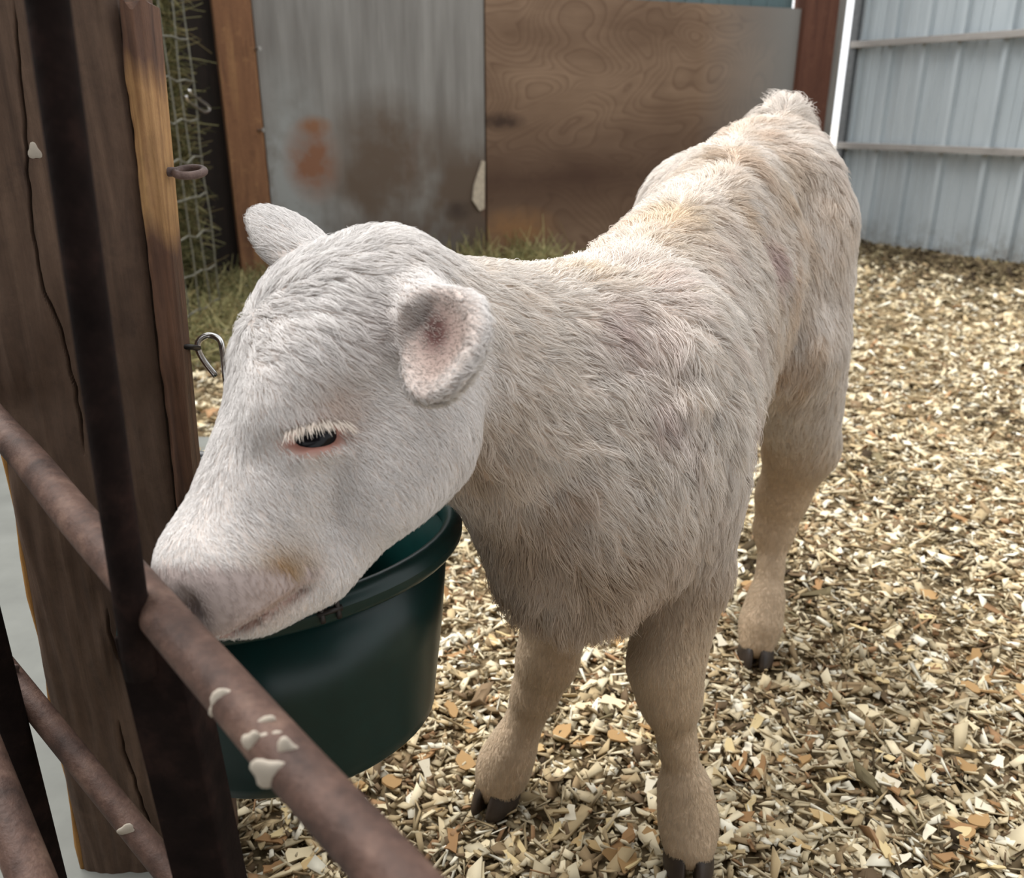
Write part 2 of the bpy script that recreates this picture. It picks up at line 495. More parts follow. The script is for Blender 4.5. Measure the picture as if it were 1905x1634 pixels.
wb = empty('wall_back', (B0[0], B0[1], 0), 'back wall of wooden sheets under teal metal', kind='structure')
eb = (B1 - B0) / np.linalg.norm(B1 - B0); nb = np.array([-eb[1], eb[0]])
a = on_back(478, 100); s = on_back(903, 250); e = on_back(1478, 150)
v, f = wall_box(a, s - eb * 0.004, 0.0, 1.75, 0.02)
p = obj('plywood_sheet', v, f, PANEL_GREY, wb); p['label'] = 'grey weathered sheet with brown stains'
v, f = wall_box(s + eb * 0.004 - nb * 0.006, e - nb * 0.006, 0.0, 1.43, 0.022)
p = obj('plywood_sheet', v, f, PLY_BROWN, wb); p['label'] = 'brown plywood sheet with swirling grain'
# split-off sliver where the grey sheet has delaminated
q = [plane_hit(x, y, B0, B1) for x, y in ((895, 298), (900, 300), (899, 388), (890, 392), (877, 372), (880, 345))]
q = np.array(q); off = np.array([-nb[0], -nb[1], 0]) * 0.012
vv = np.vstack([q + off * 1.6, q + off * 0.3]); k = len(q)
ff = [tuple(range(k))[::-1], tuple(range(k, 2 * k))] + [(i, (i + 1) % k, k + (i + 1) % k, k + i) for i in range(k)]
obj('torn_sliver', vv, ff, simple('torn_ply', lin(176, 164, 146), 0.8), wb)

def corrugated(name, A, B, z0, z1, mat, parent, pitch=0.229, rib=0.018, label=None, minor=True):
    """ribbed sheet along plan line A-B, ribs towards the right of A->B"""
    A = np.array(A[:2], float); B = np.array(B[:2], float)
    Ld = np.linalg.norm(B - A); e = (B - A) / Ld; n = np.array([e[1], -e[0]])
    prof = [(0, 0)]
    x = 0.02
    while x + 0.06 < Ld:
        prof += [(x, 0), (x + 0.008, rib), (x + 0.036, rib), (x + 0.044, 0)]
        if minor:
            for t in (0.095, 0.155):
                if x + t + 0.03 < Ld:
                    prof += [(x + t, 0), (x + t + 0.006, rib * 0.22), (x + t + 0.016, rib * 0.22), (x + t + 0.022, 0)]
        x += pitch
    prof.append((Ld, 0))
    m = len(prof); V = []
    for z in (z0, z1):
        for back in (0, 0.003):
            for u, d in prof:
                pnt = A + e * u + n * (d - back)
                V.append((pnt[0], pnt[1], z))
    Fc = []
    for i in range(m - 1):
        Fc.append((i, i + 1, 2 * m + i + 1, 2 * m + i))
        Fc.append((m + i + 1, m + i, 3 * m + i, 3 * m + i + 1))
        Fc.append((2 * m + i, 2 * m + i + 1, 3 * m + i + 1, 3 * m + i))
        Fc.append((i + 1, i, m + i, m + i + 1))
    Fc += [(0, 2 * m, 3 * m, m), (m - 1, 2 * m - 1, 4 * m - 1, 3 * m - 1)]
    o = obj(name, V, Fc, mat, parent)
    if label: o['label'] = label
    return o
t0, t1 = on_back(1000, 20) + nb * 0.06, on_back(1485, 20) + nb * 0.06
corrugated('metal_sheet', t0, t1, 1.30, 2.3, TEAL, wb, 0.12, 0.012, 'teal ribbed sheet above the plywood', False)
v, f = wall_box(on_back(480) + nb * 0.05, on_back(1485) + nb * 0.05, 0.0, 1.25, 0.03)
obj('backing_board', v, f, WOOD_DARK, wb)
v, f = wall_box(on_back(482) + nb * 0.085, on_back(925) + nb * 0.085, 0.0, 1.74, 0.02)
obj('backing_board', v, f, WOOD_DARK, wb)
v, f = wall_box(B0 - eb * 1.4 + nb * 0.05, on_back(478) + nb * 0.05, 0.0, 1.9, 0.03)
obj('backing_board', v, f, WOOD_DARK, wb)

# timber at the two ends of the back wall
def upright(name, px0, py0, px1, z1, mat, label, depth=0.09, fwd=0.03, hit=on_back, nrm=nb, py=250, kind='structure'):
    A, Bq = hit(px0, py) - nrm * fwd, hit(px1, py) - nrm * fwd
    v, f = wall_box(A, Bq, -0.01, z1, depth)
    o = obj(name, v, f, mat, None, bevel=0.004, origin=(A[0], A[1], 0))
    return props(o, label, kind=kind)
upright('trim_1', 420, 0, 488, 1.9, WOOD_JAMB, 'orange-brown jamb board with nails beside the grey sheet', 0.09, 0.05)
upright('trim_2', 300, 0, 424, 1.9, WOOD_DARK, 'dark board with shade painted in near-black beside the orange-brown jamb', 0.05, -0.03)  # dark board, with the shade of the recess put into its colour
upright('trim_3', 1479, 0, 1538, 2.4, WOOD_REDPOST, 'red-brown corner post beside the bright gap', 0.12, 0.05, py=120)
upright('trim_4', 1540, 0, 1558, 2.4, WOOD_GREYPOST, 'narrow grey strip between corner post and bright gap', 0.08, 0.02, py=120)
jb = bpy.data.objects['trim_1']
for (x, y, l) in ((474, 92, 0.035), (480, 243, 0.04)):
    c = plane_hit(x, y, B0 - nb * 0.05, B1 - nb * 0.05)
    d = np.array([eb[0] * 0.6 - nb[0], eb[1] * 0.6 - nb[1], 0.1]); d /= np.linalg.norm(d)
    v, f = tube_geo([c, c + d * l, c + d * l, c + d * (l + 0.004)], [0.005, 0.005, 0.011, 0.011], 8)
    obj('nail', v, f, NAIL, jb, smooth=False)

wr = empty('wall_right', (R0[0], R0[1], 0), 'ribbed galvanised metal wall with wooden girts', kind='structure')
er = (R1 - R0) / np.linalg.norm(R1 - R0); nr = np.array([er[1], -er[0]])   # nr points out of the pen
nin = -nr if np.dot(-nr, np.array([0, 0]) - R0) > 0 else nr
u0 = on_right(1573, 250); total = np.linalg.norm(R1 - u0)
seg = total / 4
def right_sheet(A, B):
    return corrugated('metal_sheet', A, B, 0.0, 2.4, SHEET, wr, 0.229, 0.030) if np.dot(nr, nin) > 0 else corrugated('metal_sheet', B, A, 0.0, 2.4, SHEET, wr, 0.229, 0.030)
right_sheet(u0, u0 + er * seg)
for k_ in (1, 2, 3):
    right_sheet(u0 + er * (seg * k_ - 0.02) + nin * 0.004 * k_, u0 + er * seg * (k_ + 1) + nin * 0.004 * k_)
for z in (0.62, 1.24, 1.86):
    A, Bq = u0 + nin * 0.075, R1 + nin * 0.075
    A2, B2 = u0 + nin * 0.026, R1 + nin * 0.026
    v, f = box_corners(A, Bq, B2, A2, z - 0.02, z + 0.02)
    obj('girt', v, f, GIRT, wr, bevel=0.003)
A, Bq = u0 - er * 0.02 + nin * 0.06, u0 + er * 0.035 + nin * 0.06
v, f = box_corners(A, Bq, u0 + er * 0.035 + nin * 0.022, u0 - er * 0.02 + nin * 0.022, 0, 2.4)
p = obj('edge_stile', v, f, simple('dark_edge', lin(84, 86, 88), 0.5, 0.3), wr); p['label'] = 'dark grey edge strip beside the gap'

# ---------------------------------------------------------------- hay and wire on the far side of the post
def hay_strands(name, pts_fn, n, length, rad, parent, seed, tint=1.0, label=None, cat=None, flat=0.5):
    r = np.random.default_rng(seed)
    root, nrm = pts_fn(r, n)
    d = r.normal(size=(n, 3)); d[:, 2] *= flat
    d += nrm * 0.35
    d /= np.linalg.norm(d, axis=1, keepdims=True)
    L = length * r.uniform(0.4, 1.3, (n, 1))
    bend = r.normal(size=(n, 3)) * 0.35
    V = np.zeros((n, 4, 3, 3)); ts = np.array([0, 0.33, 0.67, 1.0])
    side = np.cross(d, r.normal(size=(n, 3))); side /= np.linalg.norm(side, axis=1, keepdims=True) + 1e-9
    up = np.cross(d, side)
    for i, t in enumerate(ts):
        c = root + d * L * t + bend * L * t * t * 0.5
        w = rad * (1 - 0.6 * t) * r.uniform(0.8, 1.2, (n, 1))
        V[:, i, 0] = c + side * w; V[:, i, 1] = c - side * w * 0.5 + up * w * 0.87; V[:, i, 2] = c - side * w * 0.5 - up * w * 0.87
    V = V.reshape(n * 12, 3)
    b = (np.arange(n) * 12)[:, None, None]
    q = []
    for i in range(3):
        for k in range(3):
            l = (k + 1) % 3
            q.append((i * 3 + k, i * 3 + l, (i + 1) * 3 + l, (i + 1) * 3 + k))
    Fq = (b + np.array(q)[None]).reshape(-1, 4)
    base = np.array(world_loc(parent)) if parent is not None else np.zeros(3)
    me = fast_mesh(name, V - base, Fq, 4); me.materials.append(HAY)
    pal = np.array([lin(150, 144, 100), lin(120, 118, 78), lin(174, 164, 118), lin(98, 98, 62), lin(136, 120, 80)])
    c = pal[r.integers(0, len(pal), n)] * r.uniform(0.7, 1.15, (n, 1)) * tint
    set_col(me, np.repeat(c, 12, 0))
    o = bpy.data.objects.new(name, me); COL.objects.link(o)
    if parent is not None: o.parent = parent
    props(o, label, cat, 'stuff')
    return o

# hay bale behind the wire
hA, hB = PY(190, 250, 3.85)[:2], PY(345, 250, 4.15)[:2]
he = (hB - hA) / np.linalg.norm(hB - hA); hn = np.array([-he[1], he[0]])
bale = empty('hay_bale', (hA[0], hA[1], 0), 'tall hay bale behind the wire between post and dark board', 'hay bale')
nx, nz = 14, 40
V = []; hw = Waves(5, 3.0)
for iz in range(nz + 1):
    for ix in range(nx + 1):
        u = ix / nx; z = 1.75 * iz / nz
        pnt = hA + he * u * np.linalg.norm(hB - hA)
        o_ = 0.05 * float(hw(np.array([u * 0.6, z, 0.3])))
        V.append((pnt[0] - hn[0] * o_, pnt[1] - hn[1] * o_, z))
nfront = len(V)
for iz in range(nz + 1):
    for ix in range(nx + 1):
        x, y, z = V[iz * (nx + 1) + ix]
        V.append((hA[0] + he[0] * np.linalg.norm(hB - hA) * ix / nx + hn[0] * 0.16, hA[1] + he[1] * np.linalg.norm(hB - hA) * ix / nx + hn[1] * 0.16, z))
Fq = []
w_ = nx + 1
for iz in range(nz):
    for ix in range(nx):
        a0 = iz * w_ + ix
        Fq.append((a0, a0 + 1, a0 + w_ + 1, a0 + w_)); Fq.append((nfront + a0 + 1, nfront + a0, nfront + a0 + w_, nfront + a0 + w_ + 1))
for ix in range(nx):
    Fq.append((ix + 1, ix, nfront + ix, nfront + ix + 1)); t = nz * w_ + ix; Fq.append((t, t + 1, nfront + t + 1, nfront + t))
for iz in range(nz):
    a0 = iz * w_; Fq.append((a0, a0 + w_, nfront + a0 + w_, nfront + a0)); c0 = a0 + nx; Fq.append((c0 + w_, c0, nfront + c0, nfront + c0 + w_))
obj('hay_core', V, Fq, HAY_CORE, bale, smooth=True)
def bale_pts(r, n):
    u = r.uniform(0, 1, (n, 1)); z = r.uniform(0, 1.75, (n, 1))
    pl = hA + he * u * np.linalg.norm(hB - hA)
    return np.hstack([pl - hn * r.uniform(0.0, 0.04, (n, 1)), z]), np.tile(np.array([-hn[0], -hn[1], 0.0]), (n, 1))
hay_strands('hay_stems', bale_pts, 5200, 0.11, 0.0028, bale, 21, 0.8)

# wire fence between the post and the jamb
wA, wB = PY(252, 250, 3.05)[:2], PY(371, 250, 3.62)[:2]
fence = empty('wire_fence', (wA[0], wA[1], 0), 'galvanised square-mesh wire fence in front of the hay bale', 'wire fence')
we = (wB - wA); wl = np.linalg.norm(we); we = we / wl
wobb = Waves(44, 2.0)
for i, t in enumerate(np.arange(0.0, wl + 0.001, wl / 5)):
    pl = wA + we * t
    pts = [(pl[0] + 0.006 * float(wobb([i, z, 0])), pl[1], z) for z in np.linspace(0.0, 1.62, 12)]
    tube('wire', pts, 0.0032, WIRE, fence, 6)
for z in np.arange(0.10, 1.62, 0.142):
    pts = [(*(wA + we * t), z + 0.01 * float(wobb([t * 3, z * 4, 2]))) for t in np.linspace(0, wl, 8)]
    tube('wire', pts, 0.0040, WIRE, fence, 6)

def heap(x0, x1, y0, y1):
    def fn(r, n):
        x = r.uniform(x0, x1, n); y = r.uniform(y0, y1, n)
        z = ground_z(x, y) + r.uniform(0, 0.05, n)
        return np.stack([x, y, z], -1), np.tile(np.array([0, 0, 0.8]), (n, 1))
    return fn
def foot_of_back(px0, px1, d0, d1):
    A_, B_ = on_back(px0), on_back(px1)
    def fn(r, n):
        u = r.uniform(0, 1, (n, 1)); w = r.uniform(d0, d1, (n, 1))
        p_ = A_ + (B_ - A_) * u - nb * w
        return np.hstack([p_, r.uniform(0.0, 0.06, (n, 1))]), np.tile(np.array([0, 0, 0.9]), (n, 1))
    return fn
hay_strands('loose_hay', foot_of_back(560, 1010, 0.05, 0.5), 1700, 0.16, 0.0035, None, 31, 1.2, 'tufts of loose green hay along the foot of the back wall', 'hay', 0.8)
hay_strands('loose_hay', heap(-1.5, -0.98, 2.9, 4.5), 2600, 0.12, 0.003, None, 32, 1.0, 'loose hay scattered on the floor below the wire fence', 'hay', 0.5)

# ---------------------------------------------------------------- the timber post
POST_Y = 0.76
def post_line(px, py): return PY(px, py, POST_Y)
def extend(pa, pb, z):
    """point at height z on the line through two world points"""
    t = (z - pa[2]) / (pb[2] - pa[2]); return pa + (pb - pa) * t
ZT = 1.45
eL = (post_line(0, 860), post_line(150, 1634))
eS = (post_line(208, 0), post_line(316, 900))
eR = (PY(297, 10, POST_Y + 0.03), PY(372, 850, POST_Y + 0.03))
post = empty('timber_post', (-0.42, POST_Y, 0), 'thick weathered brown timber post with long cracks behind the gate bars', 'post')
def build_post_face():
    nu, nv = 230, 460
    zs = np.linspace(-0.03, ZT, nv)
    L_ = np.array([extend(*eL, z) for z in zs]); S_ = np.array([extend(*eS, z) for z in zs])
    crk = [[(24, 0), (40, 200), (60, 430), (84, 545), (108, 612), (126, 680), (140, 730), (150, 800), (160, 850)],
           [(198, 1130), (215, 1210), (238, 1290), (255, 1330), (262, 1380)],
           [(218, 1340), (232, 1400), (254, 1450), (270, 1510), (286, 1570), (292, 1640)],
           [(118, 20), (128, 120), (133, 200)]]
    lines = [np.array([post_line(*c) for c in ln]) for ln in crk]
    us = np.linspace(0, 1, nu)
    X = L_[:, None, 0] * (1 - us) + S_[:, None, 0] * us
    Z = np.repeat(zs[:, None], nu, 1)
    Y = np.full_like(X, POST_Y)
    jw, jw2 = Waves(65, 38, 10, 2), Waves(66, 9, 8, 2)
    nz_ = Waves(61, 60, 16, 2); nz2 = Waves(62, 9, 10, 2)
    q = np.stack([X * 1.0, Z * 0.12], -1)
    Y = Y + 0.0012 * nz_(q) + 0.002 * nz2(np.stack([X, Z * 0.5], -1))
    for ln, dep, wid in zip(lines, (0.012, 0.012, 0.014, 0.004), (0.0011, 0.0011, 0.0013, 0.0010)):
        lx = np.interp(-Z, -ln[:, 2], ln[:, 0], left=9, right=9)
        jag = 0.0009 * jw(np.stack([Z, Z * 0 + dep], -1)) + 0.0016 * jw2(np.stack([Z, Z * 0 + dep], -1))
        g = np.exp(-((X - lx - jag) / wid) ** 2)
        ends = np.clip(np.minimum(ln[0, 2] - Z, Z - ln[-1, 2]) / 0.04, 0, 1)
        Y = Y + dep * g * ends
    er_ = np.minimum(us, 1 - us)[None, :] * (S_[:, 0] - L_[:, 0])[:, None]
    Y = Y + 0.008 * np.exp(-(er_ / 0.006))
    V = np.stack([X, Y, Z], -1).reshape(-1, 3)
    i, j = np.meshgrid(np.arange(nv - 1), np.arange(nu - 1), indexing='ij')
    a_ = (i * nu + j).ravel()
    Fq = np.stack([a_, a_ + 1, a_ + nu + 1, a_ + nu], -1)
    # sides, back and ends
    n0 = len(V)
    back = []
    for z, l, s_ in ((zs[0], L_[0], S_[0]), (zs[-1], L_[-1], S_[-1])):
        back += [(l[0], POST_Y + 0.085, z), (s_[0], POST_Y + 0.085, z)]
    V = np.vstack([V, back])
    faces = Fq.tolist()
    left = [k * nu for k in range(nv)]; right = [k * nu + nu - 1 for k in range(nv)]
    faces.append(left + [n0 + 2, n0]); faces.append(right[::-1] + [n0 + 1, n0 + 3])
    faces.append([n0, n0 + 2, n0 + 3, n0 + 1])
    faces.append(list(range(nu))[::-1] + [n0, n0 + 1]); faces.append(list(range((nv - 1) * nu, nv * nu)) + [n0 + 3, n0 + 2])
    return V, faces
v, f = build_post_face()
o = obj('post_body', v, f, WOOD_POST, post)
# pale raw wood along the outer edge
pts = [extend(*eL, z) + np.array([0.0005, 0.0095, 0]) for z in np.linspace(0.0, 0.62, 14)]
p = tube('raw_edge', pts, [0.0035 + 0.0022 * math.sin(i * 1.7) for i in range(14)], WOOD_EDGE, post, 8); p['label'] = 'pale orange raw edge of the post'
# side board with the rubbed patch
def build_board():
    nu, nv = 26, 260
    ztop = post_line(255, 8)[2]
    zs = np.linspace(0.0, ztop, nv); us = np.linspace(0, 1, nu)
    S_ = np.array([extend(*eS, z) for z in zs]); R_ = np.array([extend(*eR, z) for z in zs])
    gap = 0.0030 + 0.0006 * Waves(72, 9, 8, 1)(zs[:, None]) + 0.0006 * Waves(73, 30, 8, 1)(zs[:, None])
    X = (S_[:, None, 0] + gap[:, None]) * (1 - us) + R_[:, None, 0] * us
    Z = np.repeat(zs[:, None], nu, 1) + 0.004 * np.sin(us * 9)[None] * (zs > ztop - 0.01)[:, None]
    n1 = Waves(71, 70, 16, 2)
    Y = POST_Y - 0.004 + 0.0016 * n1(np.stack([X, Z * 0.1], -1))
    wd = np.abs(R_[:, 0] - S_[:, 0])[:, None]
    Y = Y + 0.012 * np.exp(-((1 - us)[None] * wd / 0.006)) + 0.008 * np.exp(-(us[None] * wd / 0.004))
    V = np.stack([X, Y, Z], -1).reshape(-1, 3)
    i, j = np.meshgrid(np.arange(nv - 1), np.arange(nu - 1), indexing='ij'); a_ = (i * nu + j).ravel()
    faces = np.stack([a_, a_ + 1, a_ + nu + 1, a_ + nu], -1).tolist()
    n0 = len(V)
    V = np.vstack([V, [(X[0, 0], POST_Y + 0.03, 0), (X[0, -1], POST_Y + 0.03, 0), (X[-1, 0], POST_Y + 0.03, ztop), (X[-1, -1], POST_Y + 0.03, ztop)]])
    faces.append([k * nu for k in range(nv)] + [n0 + 2, n0]); faces.append([k * nu + nu - 1 for k in range(nv)][::-1] + [n0 + 1, n0 + 3])
    faces.append([n0, n0 + 2, n0 + 3, n0 + 1]); faces.append(list(range((nv - 1) * nu, nv * nu)) + [n0 + 3, n0 + 2])
    faces.append(list(range(nu))[::-1] + [n0, n0 + 1])
    return V, faces
v, f = build_board()
p = obj('side_board', v, f, WOOD_RUBBED, post); p['label'] = 'side board rubbed pale near the top'
# bolt with washer low on the post, white splash higher up
c = post_line(318, 1585)
v, f = tube_geo([c + np.array([0, 0.004, 0]), c + np.array([0, -0.003, 0]), c + np.array([0, -0.003, 0]), c + np.array([0, -0.012, 0])], [0.013, 0.013, 0.007, 0.007], 14)
obj('bolt', v, f, NAIL, post)
def blob(name, c, rx, ry, rz, mat, parent, seed, rot=0.0):
    r = np.random.default_rng(seed)
    n, m_ = 20, 11
    V = []
    for i in range(m_ + 1):
        th = math.pi * i / m_
        for k in range(n):
            ph = 2 * math.pi * k / n
            w = 1 + 0.22 * math.sin(3 * ph + seed) * math.sin(th) + 0.02 * r.normal()
            x, z = rx * w * math.sin(th) * math.cos(ph), rz * w * math.sin(th) * math.sin(ph)
            V.append((c[0] + x * math.cos(rot) - z * math.sin(rot), c[1] + ry * math.cos(th), c[2] + x * math.sin(rot) + z * math.cos(rot)))
    Fc = [(i * n + k, i * n + (k + 1) % n, (i + 1) * n + (k + 1) % n, (i + 1) * n + k) for i in range(m_) for k in range(n)]
    return obj(name, V, Fc, mat, parent, smooth=True)
blob('dried_splash', post_line(64, 282), 0.0055, 0.0012, 0.0065, DROPPING, post, 3)

# ring, snap hooks beside the post
def torus_pts(c, a_, b_, r, n=28, t0=0, t1=2 * math.pi, closed=True):
    ts = np.linspace(t0, t1, n, endpoint=not closed)
    return np.array([c + a_ * r * math.cos(t) + b_ * r * math.sin(t) for t in ts])
c = PY(353, 320, POST_Y + 0.016)
ring = empty('iron_ring', c, 'rusty iron ring sticking out of the timber post', 'ring')
tube('ring_loop', torus_pts(c, np.array([1, 0, 0]), np.array([0, 0.90, 0.20]), 0.0120), 0.0034, RUST_RING, ring, 10, True)
tube('ring_stem', [c + np.array([-0.010, 0, 0]), c + np.array([-0.035, -0.002, 0])], 0.004, RUST_RING, ring, 8)

def snap_hook(c, pts, rad, label, eye=None):
    h = empty('snap_hook', c, label, 'snap hook', group=None)
    tube('hook_loop', resample(pts, 40), rad, CHROME, h, 10)
    if eye is not None:
        tube('eye_stem', eye, rad * 0.9, HOOK_DARK, h, 8)
    return h
Yh = POST_Y + 0.040
hp = [PY(x, y, Yh + dy) for x, y, dy in ((402, 700, 0), (380, 672, 0), (368, 648, 0), (372, 632, 0.004), (390, 624, 0.008), (408, 632, 0.006), (414, 652, 0.002), (418, 690, 0), (424, 740, 0))]
snap_hook(hp[2], hp, 0.0030, 'shiny chrome snap hook between the timber post and the calf face',
          [PY(370, 648, Yh), PY(356, 646, Yh - 0.012), PY(338, 645, Yh - 0.025)])
wpl = lambda x, y, o=0.0: plane_hit(x, y, wA - hn * o, wB - hn * o)
h2 = [wpl(x, y, 0.012) for x, y in ((352, 168), (358, 176), (374, 188), (387, 197), (389, 205), (380, 208), (366, 200), (350, 188), (346, 178))]
snap_hook(h2[0], h2, 0.006, 'bright clip hanging on the wire fence above the iron ring')

# ---------------------------------------------------------------- buckets
def lathe(prof, c, axis, xdir, n=48):
    """revolve (radius, height) profile about axis through c"""
    axis = axis / np.linalg.norm(axis)
    a_ = xdir - axis * np.dot(xdir, axis); a_ /= np.linalg.norm(a_); b_ = np.cross(axis, a_)
    V = []
    for r, h in prof:
        for k in range(n):
            t = 2 * math.pi * k / n
            V.append(c + axis * h + r * (a_ * math.cos(t) + b_ * math.sin(t)))
    Fc = [(i * n + k, i * n + (k + 1) % n, (i + 1) * n + (k + 1) % n, (i + 1) * n + k) for i in range(len(prof) - 1) for k in range(n)]
    return np.array(V), Fc

def flat_back(v, c, n, d):
    n = np.array(n) / np.linalg.norm(n)
    k = (v - c) @ n - d
    return v - np.maximum(k, 0)[:, None] * n

def bucket(c_bot, axis, rb, rt, hgt, mat, label, lip=0.010, flat=None):
    bk = empty('bucket', c_bot, label, 'bucket')
    t = 0.004
    prof = [(0.001, 0), (rb * 0.93, 0), (rb * 0.985, 0.006), (rb, 0.016), (rb + (rt - rb) * 0.5, hgt * 0.5), (rt, hgt),
            (rt - t, hgt), (rb + (rt - rb) * 0.5 - t, hgt * 0.5), (rb - t, 0.014), (0.001, 0.012)]
    v, f = lathe(prof, c_bot, axis, np.array([1.0, 0, 0]), 56)
    if flat: v = flat_back(v, c_bot, *flat)
    obj('bucket_wall', v, f, mat, bk, smooth=True)
    ax = axis / np.linalg.norm(axis)
    rp = []
    for k in range(13):
        th = 2 * math.pi * k / 12
        rp.append((rt + 0.003 + lip * 0.75 * math.cos(th), hgt - lip * 0.35 + lip * math.sin(th)))
    v, f = lathe(rp, c_bot, axis, np.array([1.0, 0, 0]), 56)
    if flat: v = flat_back(v, c_bot, flat[0], flat[1] + 0.008)
    obj('rim', v, f, mat, bk, smooth=True)
    return bk
ZB = 0.825
rimc = PZ(507, 1012, ZB)
ax = vec2w((-0.13, -0.80, -0.50)); ax = np.array([-0.115, 0.12, 1.0]); ax /= np.linalg.norm(ax)
HB = 0.190
_cb = rimc - ax * HB
_n = np.array([-0.93, 0.37, 0.0]); _n /= np.linalg.norm(_n)
_pc = min(((extend(*eR, z) * np.array([1, 0, 1]) + np.array([0, POST_Y - 0.012, 0]) - _cb) @ _n) for z in (0.30, 0.42, 0.56))
FLAT_D = min(_pc - 0.012, 0.032)
gb = bucket(rimc - ax * HB, ax, 0.133, 0.170, HB, BUCKET_GREEN, 'dark green plastic bucket hanging below the calf head', 0.013, ((-0.93, 0.37, 0.0), FLAT_D))
# wire hook on the near lip
_a = np.cross(ax, np.array([0, 1.0, 0])); _a /= np.linalg.norm(_a); _b = np.cross(ax, _a)
best = None
for _t in np.linspace(0, 2 * math.pi, 720):
    q = rimc + 0.170 * (_a * math.cos(_t) + _b * math.sin(_t))
    z_ = q[1] * CP - (q[2] - CAM_H) * SP
    e_ = abs(W_PX / 2 + F_PX * q[0] / z_ - 604)
    if q[1] < rimc[1] and (best is None or e_ < best[0]): best = (e_, q, _t)
lq = best[1]; tg = -_a * math.sin(best[2]) + _b * math.cos(best[2]); rdn = _a * math.cos(best[2]) + _b * math.sin(best[2])
path = [lq + tg * x_ + ax * h_ + rdn * o_ for x_, h_, o_ in ((-0.0065, -0.012, 0.013), (-0.0065, 0.004, 0.012), (-0.0060, 0.010, 0.010), (-0.003, 0.013, 0.009), (0.003, 0.013, 0.009), (0.0060, 0.010, 0.010), (0.0065, 0.004, 0.012), (0.0065, -0.012, 0.013))]
tube('bail_hook', resample(path, 32), 0.0022, HOOK_DARK, gb, 8)
tube('bail_hook', [lq + tg * -0.010 - ax * 0.004 + rdn * 0.0125, lq + tg * 0.010 - ax * 0.004 + rdn * 0.0125], 0.0026, HOOK_DARK, gb, 8)
# strap tying the flat back to the post
sp_ = _cb + _n * (FLAT_D + 0.004) + ax * HB * 0.8
tube('hanging_strap', resample([sp_, sp_ + np.array([-0.02, 0.02, -0.005]), np.array([sp_[0] - 0.06, POST_Y - 0.004, sp_[2] - 0.01])], 10), 0.005, HOOK_DARK, gb, 8)
bucket(np.array([-0.475, 1.000, 0.013]), np.array([0.02, 0.03, 1.0]), 0.105, 0.125, 0.38, BUCKET_BLACK, 'tall black plastic bucket standing behind the timber post')

# ---------------------------------------------------------------- rusty gate
RAIL_H = 0.558
def on_rail(px, py): return PG(px, py, RAIL_H)
gate = empty('pipe_gate', (-0.24, 0.47, 0), 'rusty pipe gate in front of the timber post and calf muzzle', 'gate')
ra, rb_ = PZ(0, 796, 0.752), PG(560, 1440, 0.562)
rd = (rb_ - ra) / np.linalg.norm(rb_ - ra)
wv = Waves(81, 5)
rp = [ra + rd * t + 0.0008 * np.array([wv([t, 0, 0]), wv([t, 3, 0]), wv([t, 6, 0])]) for t in np.linspace(-0.05, 0.95, 40)]
p = tube('rail', rp, 0.0135, RUST_PIPE, gate, 20); p['label'] = 'rusty horizontal pipe with pale splashes'
_o = np.array([0, 0, CAM_H]); _q = PZ(252, 1105, 1.0) - _o; _q /= np.linalg.norm(_q)
_nn = np.cross(_q, rd); jx = _o + _q * (np.dot(np.cross(ra - _o, rd), _nn) / np.dot(_nn, _nn)); JZ = jx[2]
vx = np.array([jx[0], jx[1] - 0.004])
bar_a, bar_b = PY(243, 1130, vx[1] - 0.022), PY(96, 0, vx[1] - 0.022)
barp = [extend(bar_a, bar_b, z) + np.array([0.002 * math.sin(z * 5), 0, 0]) for z in np.linspace(JZ - 0.04, 1.5, 30)]
p = tube('upright_rod', barp, 0.0098, RUST_DARK, gate, 14); p['label'] = 'dark rusty upright rod'
# lower upright: an angle iron below the rail
zs_ = np.linspace(-0.02, JZ - 0.016, 24)
prof = [(-0.019, 0.0), (0.017, 0.0), (0.019, 0.003), (0.019, 0.030), (0.0155, 0.030), (0.0155, 0.004), (-0.019, 0.004)]
V = []; k = len(prof)
iron_a, iron_b = PY(258, 1135, vx[1] - 0.02), PY(372, 1634, vx[1] - 0.02)
for z in zs_:
    cz = extend(iron_a, iron_b, z)
    for (x, y) in prof: V.append((cz[0] + x, vx[1] - 0.020 + y, z))
Fc = [(i * k + j, i * k + (j + 1) % k, (i + 1) * k + (j + 1) % k, (i + 1) * k + j) for i in range(len(zs_) - 1) for j in range(k)]
Fc += [tuple(range(k))[::-1], tuple((len(zs_) - 1) * k + j for j in range(k))]
p = obj('angle_iron', V, Fc, RUST_DARK, gate, bevel=0.001); p['label'] = 'dark rusty angle iron below the rail'
# slanting brace across the lower post and the outer upright
ca, cb = PZ(-60, 1160, 0.86), PZ(300, 1604, 0.74)
cd = cb - ca
p = tube('brace', [ca + cd * t for t in np.linspace(-0.5, 1.6, 20)], 0.0118, RUST_PIPE, gate, 16); p['label'] = 'thinner rusty brace pipe across the lower post'
dp = PZ(48, 1450, 0.82)
p = tube('outer_upright', [(dp[0], dp[1], z) for z in np.linspace(-0.02, 1.3, 12)], 0.0135, RUST_DARK, gate, 14)
ea, eb_ = PZ(-40, 1380, 0.70), PZ(80, 1690, 0.62)
p = tube('lower_rail', [ea + (eb_ - ea) * t for t in np.linspace(-1.0, 2.2, 12)], 0.0155, RUST_PIPE, gate, 16)
def on_pipe(px, py, A, d, rad):
    """front surface of a pipe near a pixel"""
    o_ = np.array([0, 0, CAM_H]); q = PZ(px, py, 1.0) - o_; q /= np.linalg.norm(q)
    n = np.cross(q, d); t = np.dot(np.cross(A - o_, d), n) / np.dot(n, n)
    return o_ + q * (t - rad * 1.0)
